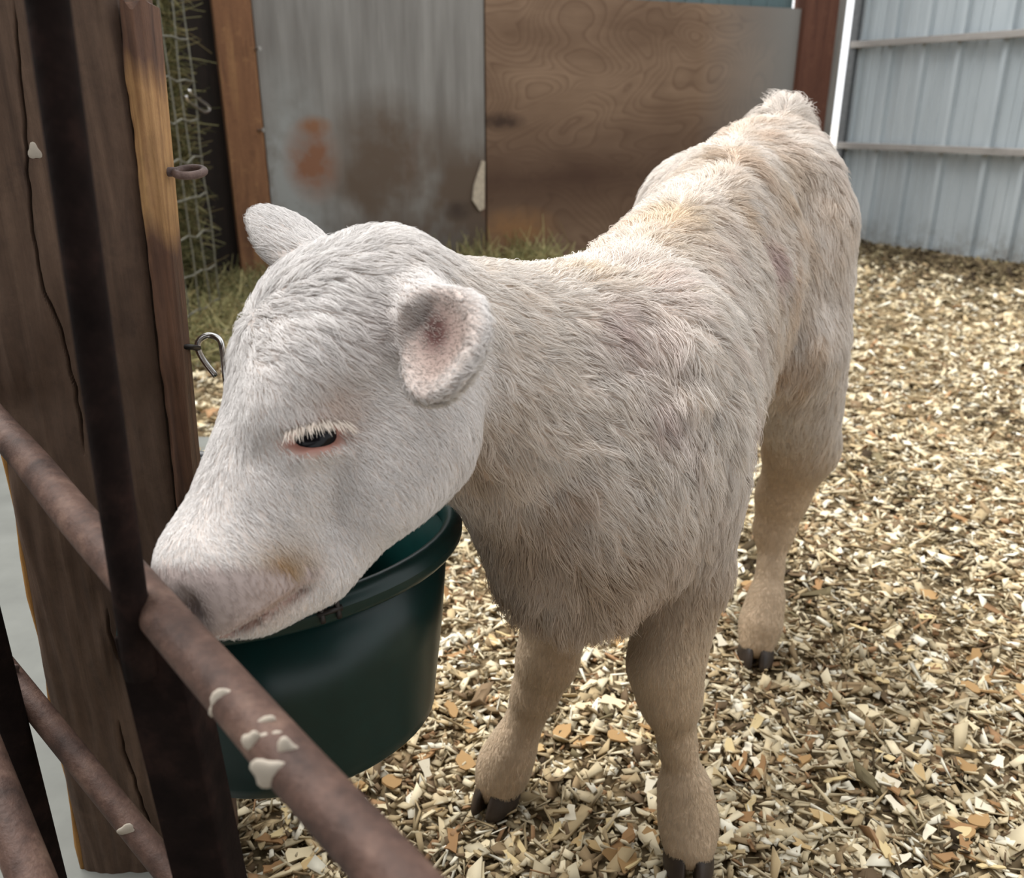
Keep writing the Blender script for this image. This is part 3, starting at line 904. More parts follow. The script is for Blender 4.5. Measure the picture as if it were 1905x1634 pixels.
for i, (x, y, a_, b_, rt_) in enumerate(((415, 1305, 0.0105, 0.0058, 0.75), (490, 1352, 0.009, 0.0045, 0.4), (472, 1385, 0.0045, 0.008, 0.2), (505, 1375, 0.0060, 0.0045, 0.3), (534, 1402, 0.0055, 0.0085, -0.2), (499, 1437, 0.0085, 0.0075, 0.6))):
    blob('dried_splash', on_pipe(x, y, ra, rd, 0.0135), a_, 0.0020, b_, DROPPING, gate, 10 + i, rt_)
blob('dried_splash', on_pipe(236, 1545, ca, cd / np.linalg.norm(cd), 0.0118), 0.008, 0.0018, 0.006, DROPPING, gate, 30, 0.3)
blob('dried_splash', on_pipe(22, 1248, ca, cd / np.linalg.norm(cd), 0.0118), 0.009, 0.002, 0.006, RUST_RING, gate, 31, 0.3)

FUR_ON, FUR_N = True, 380000
# ---------------------------------------------------------------- the calf: one continuous skin grown from a distance field
# body frame: s runs from the fore feet to the rump, t to the calf's own left, h up
CO = np.array([0.097, 0.835]); CU = np.array([0.42, 0.9075]); CL = np.array([0.9075, -0.42])
def bend(s): return 0.036 * max(s, 0.0) ** 1.5 / 0.353 if s > 0 else 0.0
def CB(s, t, h):
    p_ = CO + CU * s + CL * (t + bend(s))
    return np.array([p_[0], p_[1], h])
BU = np.array([CU[0], CU[1], 0.0]); BL = np.array([CL[0], CL[1], 0.0]); BZ = np.array([0, 0, 1.0])
# head frame in camera axes (right, down, depth): f to the muzzle, d to the forehead, l to the calf's left
HE = np.array([(515 - 952.5) / F_PX * 0.65, (495 - 817) / F_PX * 0.65, 0.65])
hF = np.array([-0.38, 0.88, -0.28]); hF /= np.linalg.norm(hF)
hL = np.array([0.45, -0.089, -0.89]); hL -= hF * np.dot(hL, hF); hL /= np.linalg.norm(hL)
hD = -np.cross(hL, hF)
HFw, HLw, HDw = vec2w(hF), vec2w(hL), vec2w(hD)
HEw = cam2w(HE)
def HD(f, d, l): return HEw + HFw * f + HDw * d + HLw * l

PR = []       # (group, kind, params, smoothing, sign)
def cone(g, a, b, ra, rb, k=0.03, sign=1): PR.append((g, 'c', (np.array(a), np.array(b), ra, rb), k, sign))
def ell(g, c, ax, r, k=0.03, sign=1): PR.append((g, 'e', (np.array(c), np.array(ax), np.array(r)), k, sign))
def chain(g, pts, k=0.03):
    for (a, ra), (b, rb) in zip(pts[:-1], pts[1:]): cone(g, a, b, ra, rb, k)
BAX = np.array([BU, BL, BZ]); HAX = np.array([HFw, HDw, HLw])

# trunk
ell('trunk', CB(0.02, 0.0, 0.535), BAX, (0.155, 0.117, 0.170), 0.05)      # chest
ell('trunk', CB(0.20, 0.0, 0.572), BAX, (0.185, 0.120, 0.168), 0.06)      # ribs
ell('trunk', CB(0.40, 0.0, 0.625), BAX, (0.180, 0.108, 0.158), 0.06)      # loin and flank
ell('trunk', CB(0.545, 0.0, 0.708), BAX, (0.120, 0.108, 0.118), 0.06)     # rump
ell('trunk', CB(0.50, 0.072, 0.762), BAX, (0.055, 0.038, 0.038), 0.05)    # hooks
ell('trunk', CB(0.50, -0.060, 0.738), BAX, (0.055, 0.038, 0.038), 0.05)
cone('trunk', CB(0.07, 0, 0.660), CB(0.40, 0, 0.745), 0.050, 0.050, 0.05) # spine
cone('trunk', CB(0.40, 0, 0.738), CB(0.615, 0, 0.802), 0.048, 0.036, 0.05)
ell('trunk', CB(-0.085, 0.0, 0.46), BAX, (0.075, 0.085, 0.105), 0.05)     # brisket
# shoulders
ell('trunk', CB(-0.01, 0.082, 0.555), BAX, (0.085, 0.048, 0.130), 0.065)
ell('trunk', CB(-0.01, -0.092, 0.555), BAX, (0.085, 0.048, 0.130), 0.065)
# neck
cone('neck', HD(-0.010, -0.105, 0), CB(0.02, -0.01, 0.615), 0.052, 0.075, 0.05)
cone('neck', HD(0.035, -0.130, -0.022), CB(-0.06, -0.01, 0.530), 0.044, 0.105, 0.05)
cone('neck', HD(0.00, -0.11, -0.015), CB(-0.02, -0.01, 0.57), 0.052, 0.100, 0.05)
# head
ell('head', HD(0.030, -0.075, 0), HAX, (0.082, 0.076, 0.067), 0.03)
ell('head', HD(-0.030, -0.085, 0), HAX, (0.046, 0.046, 0.050), 0.03)
cone('head', HD(0.07, -0.070, 0), HD(0.205, -0.072, 0), 0.059, 0.045, 0.03)
for sg in (1, -1):
    ell('head', HD(0.085, -0.042, sg * 0.046), HAX, (0.042, 0.020, 0.020), 0.025)   # brow
    ell('head', HD(0.068, -0.134, sg * 0.037), HAX, (0.080, 0.053, 0.031), 0.014)    # cheek
    cone('head', HD(0.075, -0.163, sg * 0.024), HD(0.190, -0.130, sg * 0.012), 0.027, 0.019, 0.03)
ell('muzzle', HD(0.222, -0.070, 0), HAX, (0.043, 0.045, 0.046), 0.025)
ell('muzzle', HD(0.205, -0.124, 0), np.array([HFw * 0.9 + HDw * 0.44, HDw * 0.9 - HFw * 0.44, HLw]), (0.042, 0.015, 0.028), 0.02)
# ears
eb_l = HD(0.006, -0.050, 0.060)
def ear(base, tip, nrm, half_w, thick, scoop):
    ax_ = tip - base; ln = np.linalg.norm(ax_); ax_ = ax_ / ln
    nrm = nrm - ax_ * np.dot(nrm, ax_); nrm = nrm / np.linalg.norm(nrm)
    wd_ = np.cross(nrm, ax_)
    A3 = np.array([ax_, wd_, nrm])
    ell('ear', base + ax_ * ln * 0.54, A3, (ln * 0.50, half_w, thick), 0.012)
    cone('ear', base - ax_ * 0.012, base + ax_ * ln * 0.30, 0.020, half_w * 0.50, 0.02)
    ell('ear', base + ax_ * ln * 0.55 + nrm * scoop, A3, (ln * 0.44, half_w * 0.82, thick * 0.95), 0.008, -1)
    return A3
LE_B, LE_T = PZ(790, 580, 0.618), PZ(858, 704, 0.540)
LE_AX = ear(LE_B, LE_T, vec2w((-0.62, -0.25, -0.75)), 0.041, 0.0145, 0.0125)
RE_B, RE_T = HD(-0.025, -0.060, -0.056), PZ(492, 396, 0.750)
RE_AX = ear(RE_B, RE_T, vec2w((-0.25, 0.90, 0.36)), 0.041, 0.017, 0.016)
# eye sockets
EXw = vec2w((0.975, -0.16, 0.0)); EXw -= HLw * np.dot(EXw, HLw); EXw /= np.linalg.norm(EXw)
EUw = np.cross(HLw, EXw); EUw = EUw * np.sign(EUw[2])
EAX = np.array([EXw, EUw, HLw])
EYE_L = HD(0.112, -0.074, 0.057); EYE_R = HD(0.112, -0.074, -0.057)

# legs
def leg(g, pts, k=0.022): chain(g, pts, k)
LF = [(CB(0.0, 0.082, 0.50), 0.058), (PY(1272, 1060, 0.83), 0.046), (PY(1252, 1160, 0.815), 0.037), (PY(1238, 1235, 0.80), 0.0370), (PY(1247, 1295, 0.795), 0.030), (PY(1260, 1378, 0.79), 0.0165), (PY(1274, 1470, 0.785), 0.0255), (PY(1281, 1525, 0.775), 0.0290), (PY(1283, 1572, 0.758), 0.0270)]
RF = [(CB(0.0, -0.088, 0.50), 0.060), (PY(1045, 1090, 0.90), 0.046), (PY(1030, 1165, 0.895), 0.0335), (PY(1018, 1225, 0.892), 0.0335), (PY(994, 1290, 0.89), 0.0245), (PY(973, 1345, 0.888), 0.0185), (PY(953, 1390, 0.885), 0.0255), (PY(936, 1428, 0.883), 0.0290), (PY(926, 1455, 0.876), 0.0260)]
LH = [(CB(0.50, 0.068, 0.69), 0.080), (CB(0.44, 0.095, 0.54), 0.070), (PY(1490, 830, 1.27), 0.052), (PY(1455, 925, 1.285), 0.038), (PY(1440, 985, 1.28), 0.029), (PY(1433, 1060, 1.25), 0.0172), (PY(1425, 1115, 1.225), 0.0250), (PY(1415, 1160, 1.205), 0.0295), (PY(1408, 1195, 1.19), 0.0270)]
RH = [(CB(0.50, -0.075, 0.70), 0.085), (CB(0.46, -0.095, 0.52), 0.070), (np.array([0.235, 1.36, 0.37]), 0.050), (np.array([0.262, 1.44, 0.26]), 0.034), (np.array([0.252, 1.42, 0.17]), 0.021), (np.array([0.246, 1.395, 0.10]), 0.026), (np.array([0.243, 1.375, 0.05]), 0.027)]
leg('foreleg', LF); leg('foreleg', RF); leg('hindleg', LH); leg('hindleg', RH)
# tail
cone('tail', CB(0.610, 0.005, 0.832), CB(0.665, 0.0, 0.815), 0.022, 0.022, 0.03)
chain('tail', [(CB(0.675, 0.0, 0.815), 0.022), (CB(0.70, 0.0, 0.70), 0.017), (CB(0.695, 0.0, 0.50), 0.014), (CB(0.70, 0.0, 0.36), 0.022)], 0.02)
# carved features
for sg, ec in ((1, EYE_L), (-1, EYE_R)):
    ell('head', ec + HLw * sg * 0.008, EAX, (0.0245, 0.0080, 0.013), 0.009, -1)
    ell('head', ec + EAX[1] * 0.0120 - HLw * sg * 0.001, EAX, (0.025, 0.0060, 0.008), 0.008)
    ell('head', ec - EAX[1] * 0.0118 - HLw * sg * 0.002, EAX, (0.021, 0.0045, 0.0075), 0.007)
NOS = HD(0.262, -0.072, 0.026)
nax = np.array([HFw * 0.3 + HDw * 0.9, HFw * 0.9 - HDw * 0.3, HLw])
for sg in (1, -1):
    ell('muzzle', HD(0.255, -0.056, sg * 0.030), np.array([HDw * 0.80 + HLw * sg * 0.6, HLw * sg * 0.8 - HDw * 0.6, HFw]), (0.014, 0.0062, 0.018), 0.006, -1)
for i in range(7):        # mouth line
    t = i / 6
    for sg in (1, -1):
        ell('muzzle', HD(0.256 - 0.046 * t, -0.090 - 0.029 * t, sg * (0.016 + 0.018 * math.sin(t * 2.0))), np.array([HFw * 0.85 + HDw * 0.53, HDw * 0.85 - HFw * 0.53, HLw]), (0.009, 0.0032, 0.010), 0.004, -1)

def sd(kind, p, q):
    if kind == 'c':
        a, b, ra, rb = p
        ba = b - a; t = np.clip(((q - a) @ ba) / np.dot(ba, ba), 0, 1)
        return np.linalg.norm(q - a - t[..., None] * ba, axis=-1) - (ra + (rb - ra) * t)
    c, ax_, r = p
    l = (q - c) @ ax_.T
    k0 = np.linalg.norm(l / r, axis=-1); k1 = np.linalg.norm(l / (r * r), axis=-1) + 1e-9
    return k0 * (k0 - 1) / k1

VOX = 0.0046
def build_field():
    lo, hi = [], []
    for g, kd, p, k, sg in PR:
        if kd == 'c':
            m_ = max(p[2], p[3]); lo.append(np.minimum(p[0], p[1]) - m_); hi.append(np.maximum(p[0], p[1]) + m_)
        else:
            e = np.sqrt(((p[1] * p[2][:, None]) ** 2).sum(0)); lo.append(p[0] - e); hi.append(p[0] + e)
    L0 = np.min(lo, 0) - 0.03; H0 = np.max(hi, 0) + 0.03
    n = np.ceil((H0 - L0) / VOX).astype(int) + 1
    f = np.full(n, 0.12, np.float32)
    for (g, kd, p, k, sg), a, b in zip(PR, lo, hi):
        pad = k + 0.03
        i0 = np.maximum(((a - pad - L0) / VOX).astype(int), 0); i1 = np.minimum(((b + pad - L0) / VOX).astype(int) + 2, n)
        ax_ = [L0[d] + VOX * np.arange(i0[d], i1[d]) for d in range(3)]
        q = np.stack(np.meshgrid(*ax_, indexing='ij'), -1).astype(np.float32)
        d_ = sd(kd, tuple(np.asarray(x, np.float32) if not np.isscalar(x) else x for x in p), q)
        sl = tuple(slice(i0[d], i1[d]) for d in range(3))
        cur = f[sl]
        if sg > 0:
            h = np.clip(0.5 + 0.5 * (d_ - cur) / k, 0, 1)
            f[sl] = d_ * (1 - h) + cur * h - k * h * (1 - h)
        else:
            dd = -d_
            h = np.clip(0.5 - 0.5 * (dd - cur) / k, 0, 1)
            f[sl] = dd * (1 - h) + cur * h + k * h * (1 - h)
    return f, L0

def surface_nets(f, L0):
    nx, ny, nz = f.shape
    ins = f < 0
    cnt = np.zeros((nx - 1, ny - 1, nz - 1), np.int8)
    cor = [(i, j, k) for i in (0, 1) for j in (0, 1) for k in (0, 1)]
    for i, j, k in cor: cnt += ins[i:nx - 1 + i, j:ny - 1 + j, k:nz - 1 + k]
    act = np.argwhere((cnt > 0) & (cnt < 8))
    idx = np.full(cnt.shape, -1, np.int32); idx[tuple(act.T)] = np.arange(len(act))
    vals = {c: f[act[:, 0] + c[0], act[:, 1] + c[1], act[:, 2] + c[2]] for c in cor}
    acc = np.zeros((len(act), 3)); num = np.zeros(len(act))
    for c in cor:
        for d in range(3):
            if c[d] == 0:
                e = list(c); e[d] = 1; e = tuple(e)
                a, b = vals[c], vals[e]
                x = (a < 0) != (b < 0)
                t = np.where(x, a / np.where(x, a - b, 1), 0)
                p = np.array(c, float)[None].repeat(len(act), 0); p[:, d] += t
                acc += np.where(x[:, None], p, 0); num += x
    V = L0 + VOX * (act + acc / num[:, None])
    F_ = []
    for d in range(3):
        u, w = [(1, 2), (2, 0), (0, 1)][d]
        sl0 = [slice(None)] * 3; sl1 = [slice(None)] * 3
        sl0[d] = slice(0, f.shape[d] - 1); sl1[d] = slice(1, f.shape[d])
        a = ins[tuple(sl0)]; b = ins[tuple(sl1)]
        e = np.argwhere(a != b)
        e = e[(e[:, u] > 0) & (e[:, w] > 0) & (e[:, u] < f.shape[u] - 1) & (e[:, w] < f.shape[w] - 1)]
        fl = a[tuple(e.T)]
        def cell(du, dw):
            c = e.copy(); c[:, u] += du; c[:, w] += dw; return idx[tuple(c.T)]
        q = np.stack([cell(-1, -1), cell(0, -1), cell(0, 0), cell(-1, 0)], -1)
        q[~fl] = q[~fl][:, ::-1]
        F_.append(q)
    return V, np.vstack(F_)

def sstep_(V):
    # only the shaggy trunk is uneven, not the head and legs
    d_ = np.linalg.norm(V - HD(0.1, -0.1, 0), axis=1)
    return np.clip((d_ - 0.24) / 0.08, 0, 1) * np.clip((V[:, 2] - 0.42) / 0.1, 0, 1)
fld, fo = build_field()
SV, SF = surface_nets(fld, fo)
# smooth the skin a little along its edges
def vnormals(V, F_):
    n = np.cross(V[F_[:, 2]] - V[F_[:, 0]], V[F_[:, 3]] - V[F_[:, 1]])
    N = np.zeros_like(V)
    for k in range(4): np.add.at(N, F_[:, k], n)
    return N / (np.linalg.norm(N, axis=1, keepdims=True) + 1e-12)
for it in range(2):
    acc = np.zeros_like(SV); num = np.zeros(len(SV))
    for k in range(4):
        a_, b_ = SF[:, k], SF[:, (k + 1) % 4]
        np.add.at(acc, a_, SV[b_]); np.add.at(acc, b_, SV[a_]); np.add.at(num, a_, 1); np.add.at(num, b_, 1)
    SV = SV + 0.45 * (acc / num[:, None] - SV)
SN = vnormals(SV, SF)
# loose skin folds down the neck and shoulder
_q = SV - CB(-0.05, 0.1, 0.55)
_w = np.exp(-(_q @ BU / 0.17) ** 2 - ((SV[:, 2] - 0.56) / 0.15) ** 2) * np.clip(SN @ (BL * 0.7 - BU * 0.5), 0, 1)
_ph = _q @ (BU * 0.75 - BL * 0.45 - BZ * 0.12) + 0.016 * Waves(91, 5)(SV) + 0.004 * Waves(92, 18)(SV)
SV = SV + SN * (_w * (0.0026 * np.sin(_ph * 2 * math.pi / 0.026) + 0.0016 * np.sin(_ph * 2 * math.pi / 0.0145 + 1.0)))[:, None]
SV = SV + SN * (0.0035 * Waves(93, 9)(SV) * np.clip((np.array([CB(0.2, 0, 0.5)])[0][1] + 9) * 0 + 1, 0, 1) * sstep_(SV))[:, None]
SN = vnormals(SV, SF)

# region weights
groups = ['trunk', 'neck', 'head', 'muzzle', 'ear', 'foreleg', 'hindleg', 'tail']
gd = {g: np.full(len(SV), 9.0) for g in groups}
for g, kd, p, k, sg in PR:
    if sg > 0: gd[g] = np.minimum(gd[g], sd(kd, p, SV))
wts = np.stack([np.exp(-np.maximum(gd[g], -0.004) / 0.010) for g in groups], -1); wts /= wts.sum(1, keepdims=True)
WT = {g: wts[:, i] for i, g in enumerate(groups)}
hh = SV[:, 2]
lp = SV - HEw
hf, hd_, hl = lp @ HFw, lp @ HDw, lp @ HLw
rel = SV[:, :2] - CO
bs, bt = rel @ CU, rel @ CL

def gauss(c, r): return np.exp(-((SV - np.asarray(c)) ** 2).sum(1) / (r * r))
def sstep(x, a, b):
    t = np.clip((x - a) / (b - a), 0, 1); return t * t * (3 - 2 * t)
n_big, n_mid, n_fine = Waves(101, 6), Waves(102, 16), Waves(103, 45)
nb_, nm_, nf_ = n_big(SV), n_mid(SV), n_fine(SV)

_rel = SV - np.array([0, 0, CAM_H])
_zc = _rel[:, 1] * CP - _rel[:, 2] * SP
_px = W_PX / 2 + F_PX * _rel[:, 0] / _zc; _py = H_PX / 2 + F_PX * (-_rel[:, 1] * SP - _rel[:, 2] * CP) / _zc
def surf(px, py):
    m_ = (np.abs(_px - px) < 12) & (np.abs(_py - py) < 12) & ((SN * _rel).sum(1) < 0)
    i = np.where(m_)[0]
    return SV[i[np.argmin(_zc[i])]] if len(i) else PY(px, py, 0.8)
# fur colour
cream = np.array([0.80, 0.735, 0.67]); white = np.array([0.86, 0.83, 0.81]); tan = np.array([0.66, 0.51, 0.37]); brown = np.array([0.34, 0.21, 0.12]); legc = np.array([0.68, 0.55, 0.40]); pinkish = np.array([0.66, 0.52, 0.47])
fc = np.tile(cream, (len(SV), 1))
def blend(w, c):
    global fc
    w = np.clip(w, 0, 1)[:, None]; fc = fc * (1 - w) + c * w
headw = WT['head'] + WT['muzzle'] + WT['ear']
blend(headw * 0.85, white)
spine = np.exp(-(bt - np.array([bend(x) for x in bs])) ** 2 / 0.05 ** 2) * sstep(SN[:, 2], 0.2, 0.8) * sstep(bs, 0.0, 0.08)
blend(spine * (0.30 + 0.45 * np.clip(nm_ + nb_, -0.3, 1.2)) * WT['trunk'], tan)
blend(WT['trunk'] * np.clip(nm_ * 0.35 + nb_ * 0.25 - 0.12, 0, 0.5), pinkish)
blend((WT['trunk'] + WT['neck']) * np.clip(nf_ * 0.25, 0, 0.25), tan)
flank = np.exp(-((bs - 0.33) / 0.10) ** 2) * sstep(bt, 0.02, 0.10)
blend(flank * np.clip(0.28 + 0.5 * nm_, 0, 0.6), tan)
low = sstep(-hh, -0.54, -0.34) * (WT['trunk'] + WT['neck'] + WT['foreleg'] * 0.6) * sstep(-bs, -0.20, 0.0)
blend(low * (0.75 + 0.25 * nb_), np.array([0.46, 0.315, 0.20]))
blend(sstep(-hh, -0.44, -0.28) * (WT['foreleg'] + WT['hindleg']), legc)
gold = np.array([0.74, 0.60, 0.43]); rosy = np.array([0.60, 0.47, 0.44])
for (x_, y_, r_, c_, w_) in ((1048, 965, 0.024, np.array([0.42, 0.31, 0.23]), 0.7), (1075, 935, 0.016, np.array([0.46, 0.34, 0.26]), 0.4), (925, 1000, 0.05, tan * 0.8, 0.55), (905, 870, 0.045, tan * 0.7, 0.75),
        (1180, 610, 0.034, rosy * 0.92, 0.9), (1250, 780, 0.022, rosy, 0.65), (1390, 400, 0.030, tan, 0.7), (1440, 480, 0.034, rosy, 0.85), (1450, 600, 0.035, tan * 0.9, 0.65), (1480, 300, 0.022, tan, 0.5),
        (1270, 395, 0.030, gold, 0.75), (1230, 430, 0.035, gold, 0.4), (1100, 490, 0.030, gold, 0.5), (1450, 700, 0.045, tan, 0.5), (1330, 290, 0.03, gold, 0.2), (1470, 330, 0.03, gold, 0.35),
        (700, 600, 0.02, rosy, 0.25), (1130, 1080, 0.05, tan * 0.8, 0.5), (1000, 1080, 0.05, tan * 0.8, 0.5), (1560, 430, 0.06, tan * 1.2, 0.35), (1420, 850, 0.05, tan * 1.1, 0.4)):
    blend(gauss(surf(x_, y_), r_) * w_ * np.clip(0.85 + 0.5 * nm_, 0.2, 1.3), c_)
blend(gauss(HD(0.190, -0.112, 0.034), 0.012) * 0.3, np.array([0.42, 0.26, 0.11]))   # stain at the mouth corner
blend(gauss(surf(535, 1080), 0.021) * 1.0, np.array([0.40, 0.25, 0.11]))
blend(gauss(surf(515, 1125), 0.018) * 0.75, np.array([0.46, 0.31, 0.18]))
blend(gauss(surf(470, 1165), 0.02) * 0.4, np.array([0.58, 0.42, 0.32]))
blend(gauss(EYE_L + EUw * 0.018 + EXw * 0.014, 0.020) * 0.5, np.array([0.56, 0.38, 0.28]))
nose_w = sstep(hf - (0.2315 + 0.435 * (hd_ + 0.0245)), -0.004, 0.008) * sstep(hd_ + 0.090 + (0.256 - hf) * 0.63, 0.0, 0.01) * (WT['muzzle'] > 0.4)
blend(nose_w * 0.8, np.array([0.52, 0.42, 0.39]))
FURC = None

# hide colour (shows at nose, eye rims, inner ear)
sk = fc * np.array([0.90, 0.84, 0.80])
def skb(w, c):
    global sk
    w = np.clip(w, 0, 1)[:, None]; sk = sk * (1 - w) + np.asarray(c) * w
skb(nose_w, np.array([0.45, 0.37, 0.345]))
for sg in (1, -1):
    skb(gauss(HD(0.255, -0.057, sg * 0.031), 0.0105) * 1.5, (0.045, 0.018, 0.013))
mouth = np.exp(-((hd_ + 0.090 + (0.256 - hf) * 0.63) / 0.0050) ** 2) * sstep(hf, 0.195, 0.215) * WT['muzzle']
skb(mouth, (0.30, 0.14, 0.11))
def eye_w(ec, sg):
    q = SV - ec
    a_ = (q @ EXw + 0.002) / 0.0295; b_ = (q @ EUw + 0.002) / 0.0155; c_ = (q @ HLw) / 0.03
    return np.exp(-np.maximum(a_ ** 2 + b_ ** 2 + c_ ** 2 - 0.35, 0) * 2.2)
eyeW = np.maximum(eye_w(EYE_L, 1), eye_w(EYE_R, -1))
skb(eyeW, (0.44, 0.21, 0.165))
def ear_in(base, tip, A3, half_w):
    q = SV - base; ln = np.linalg.norm(tip - base)
    u, w, n = (q @ A3[0]) / ln, (q @ A3[1]) / half_w, q @ A3[2]
    return sstep(SN @ A3[2], 0.25, 0.7) * np.exp(-((u - 0.5) / 0.42) ** 4 - (w / 0.85) ** 4) * sstep(n, -0.008, 0.0) * WT['ear'], u, w
eiL, euL, ewL = ear_in(LE_B, LE_T, LE_AX, 0.041)
eiR, euR, ewR = ear_in(RE_B, RE_T, RE_AX, 0.041)
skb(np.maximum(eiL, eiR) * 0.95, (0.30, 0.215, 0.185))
blend(eiL * 0.95, np.array([0.34, 0.27, 0.235]))  # grey-brown inner fur of the left ear, its shade put into the colour
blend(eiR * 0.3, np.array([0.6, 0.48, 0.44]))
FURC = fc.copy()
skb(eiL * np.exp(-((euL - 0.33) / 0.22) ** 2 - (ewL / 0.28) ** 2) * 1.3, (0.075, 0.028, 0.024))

# fur length and lie
ln_ = (WT['trunk'] * 0.024 + WT['neck'] * 0.021 + WT['head'] * 0.0085 + WT['muzzle'] * 0.0040 + WT['ear'] * 0.011
       + (WT['foreleg'] + WT['hindleg']) * (0.0050 + 0.017 * sstep(hh, 0.24, 0.46)) + WT['tail'] * 0.04)
crown = gauss(HD(0.0, -0.01, 0.02), 0.085) * (WT['head'])
ln_ = ln_ + crown * 0.013
ln_ = ln_ + low * sstep(-SN[:, 2], -0.2, 0.6) * 0.010
ln_ = ln_ + gauss(CB(0.63, 0, 0.85), 0.035) * 0.012
belly = sstep(-SN[:, 2], 0.2, 0.8) * WT['trunk'] * sstep(bs, 0.1, 0.25)
ln_ = ln_ + belly * 0.02
ln_ = ln_ * (1 + 0.35 * np.clip(nm_, -0.6, 1.2) * WT['trunk'])
ln_ *= 1 - 0.72 * np.clip(np.maximum(eiL, eiR), 0, 1)
bald = np.clip(nose_w * 0.75 + np.clip(eyeW * 1.6 - 0.35, 0, 1) + mouth, 0, 1)
hoofline = np.zeros(len(SV))
for lg in (LF, RF, LH, RH):
    pz = lg[-1][0]
    hoofline = np.maximum(hoofline, sstep(-hh, -pz[2] + 0.002, -pz[2] + 0.016) * (np.linalg.norm(SV - pz, axis=1) < 0.06))
bald = np.maximum(bald, hoofline)
WHORL = HD(0.045, 0.0, 0.015)
comb = (WT['trunk'])[:, None] * (BU * 0.55 - BZ * 0.85)
comb = comb + WT['neck'][:, None] * (BU * 0.45 - BZ * 0.8 - HFw * 0.15)
rad_ = SV - WHORL; rad_ /= np.linalg.norm(rad_, axis=1, keepdims=True) + 1e-9
comb = comb + (WT['head'] + WT['muzzle'] * 0.5)[:, None] * (rad_ - HDw * 0.3)
comb = comb + WT['muzzle'][:, None] * HFw * 0.5
comb = comb + (WT['foreleg'] + WT['hindleg'])[:, None] * np.array([0, 0.05, -1.0])
comb = comb + WT['tail'][:, None] * np.array([0.1, 0.1, -0.6])
comb = comb + (WT['ear'] * (np.linalg.norm(SV - LE_B, axis=1) < 0.16))[:, None] * LE_AX[0] + (WT['ear'] * (np.linalg.norm(SV - LE_B, axis=1) >= 0.16))[:, None] * RE_AX[0]
TUFT = gauss(CB(0.625, 0.005, 0.85), 0.034)
comb = comb * (1 - TUFT)[:, None] + TUFT[:, None] * (BU * 1.0 + BZ * 0.6)
liftv = 1 + 0.35 * TUFT
# tousled whorls
sw1, sw2, sw3 = Waves(111, 5.0), Waves(112, 5.0), Waves(113, 5.0)
comb = comb + 0.50 * np.stack([sw1(SV), sw2(SV), sw3(SV)], -1) * (0.4 + headw * 0.8)[:, None]
cw1, cw2, cw3 = Waves(121, 15), Waves(122, 15), Waves(123, 15)
comb = comb + (1.1 * crown)[:, None] * np.stack([cw1(SV), cw2(SV), cw3(SV)], -1)
comb -= SN * (comb * SN).sum(1, keepdims=True); comb /= np.linalg.norm(comb, axis=1, keepdims=True) + 1e-9

# ---- build the objects
calf = empty('calf', (CO[0], CO[1], 0), 'white calf standing on wood chips with its head lowered over the green bucket', 'calf')
cbase = np.array(calf.location)
me = fast_mesh('body', SV - cbase, SF, 4)
me.polygons.foreach_set('use_smooth', np.ones(len(SF), bool))
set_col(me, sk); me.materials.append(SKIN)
body = bpy.data.objects.new('body', me); COL.objects.link(body); body.parent = calf

# eyes
def sphere(name, c, r, mat, parent, n=28, m_=18, ax3=None, rr=(1, 1, 1)):
    ax3 = np.eye(3) if ax3 is None else ax3
    V = []
    for i in range(m_ + 1):
        th = math.pi * i / m_
        for k in range(n):
            ph = 2 * math.pi * k / n
            l = np.array([math.sin(th) * math.cos(ph) * rr[0], math.sin(th) * math.sin(ph) * rr[1], math.cos(th) * rr[2]]) * r
            V.append(c + l @ ax3)
    Fc = [(i * n + k, (i + 1) * n + k, (i + 1) * n + (k + 1) % n, i * n + (k + 1) % n) for i in range(m_) for k in range(n)]
    return obj(name, V, Fc, mat, parent, smooth=True)
EYES = []
for sg, ec in ((1, EYE_L), (-1, EYE_R)):
    e_ = sphere('eye', ec - HLw * sg * 0.0135 + EUw * 0.0005, 0.0185, EYE, calf)
    e_['label'] = 'dark half-closed eye'; EYES.append(e_)

# hooves: two claws to a foot
def claw(c, fwd, side, sg, scale):
    prof = [(-0.016, 0.0), (-0.006, 0.016), (0.010, 0.0165), (0.030, 0.010), (0.041, 0.002)]
    V = []
    lv = [(0.0, 1.0, 0.0), (0.014, 0.95, -0.004), (0.030, 0.82, -0.010), (0.036, 0.5, -0.012)]
    for z, sc_, bk in lv:
        ring_ = [(-0.018, -0.002), (-0.018, 0.012), (-0.004, 0.020), (0.014, 0.019), (0.032, 0.011), (0.040, 0.003), (0.036, -0.002), (0.010, -0.003)]
        for u, w in ring_:
            V.append(np.asarray(c) + scale * (fwd * ((u - 0.006) * sc_ + 0.006 + bk) + side * sg * (0.0028 + max(w + 0.003, 0) * sc_)) + np.array([0, 0, z * scale]))
    k = 8
    Fc = [(i * k + j, i * k + (j + 1) % k, (i + 1) * k + (j + 1) % k, (i + 1) * k + j) for i in range(len(lv) - 1) for j in range(k)]
    Fc += [tuple(range(k))[::-1], tuple((len(lv) - 1) * k + j for j in range(k))]
    if sg < 0: Fc = [f_[::-1] for f_ in Fc]
    o_ = obj('hoof_claw', V, Fc, HOOF, calf, smooth=True)
    o_.modifiers.new('sub', 'SUBSURF').render_levels = 2
for lg, fw in ((LF, (-0.15, -1.0)), (RF, (-0.55, -0.85)), (LH, (-0.25, -1.0)), (RH, (-0.35, -0.9))):
    fw = np.array([fw[0], fw[1], 0.0]); fw /= np.linalg.norm(fw)
    sd_ = np.array([-fw[1], fw[0], 0.0])
    pz = lg[-1][0]
    for sg in (1, -1): claw((pz[0], pz[1], max(pz[2] - 0.034, -0.005)), fw, sd_, sg, 1.22)

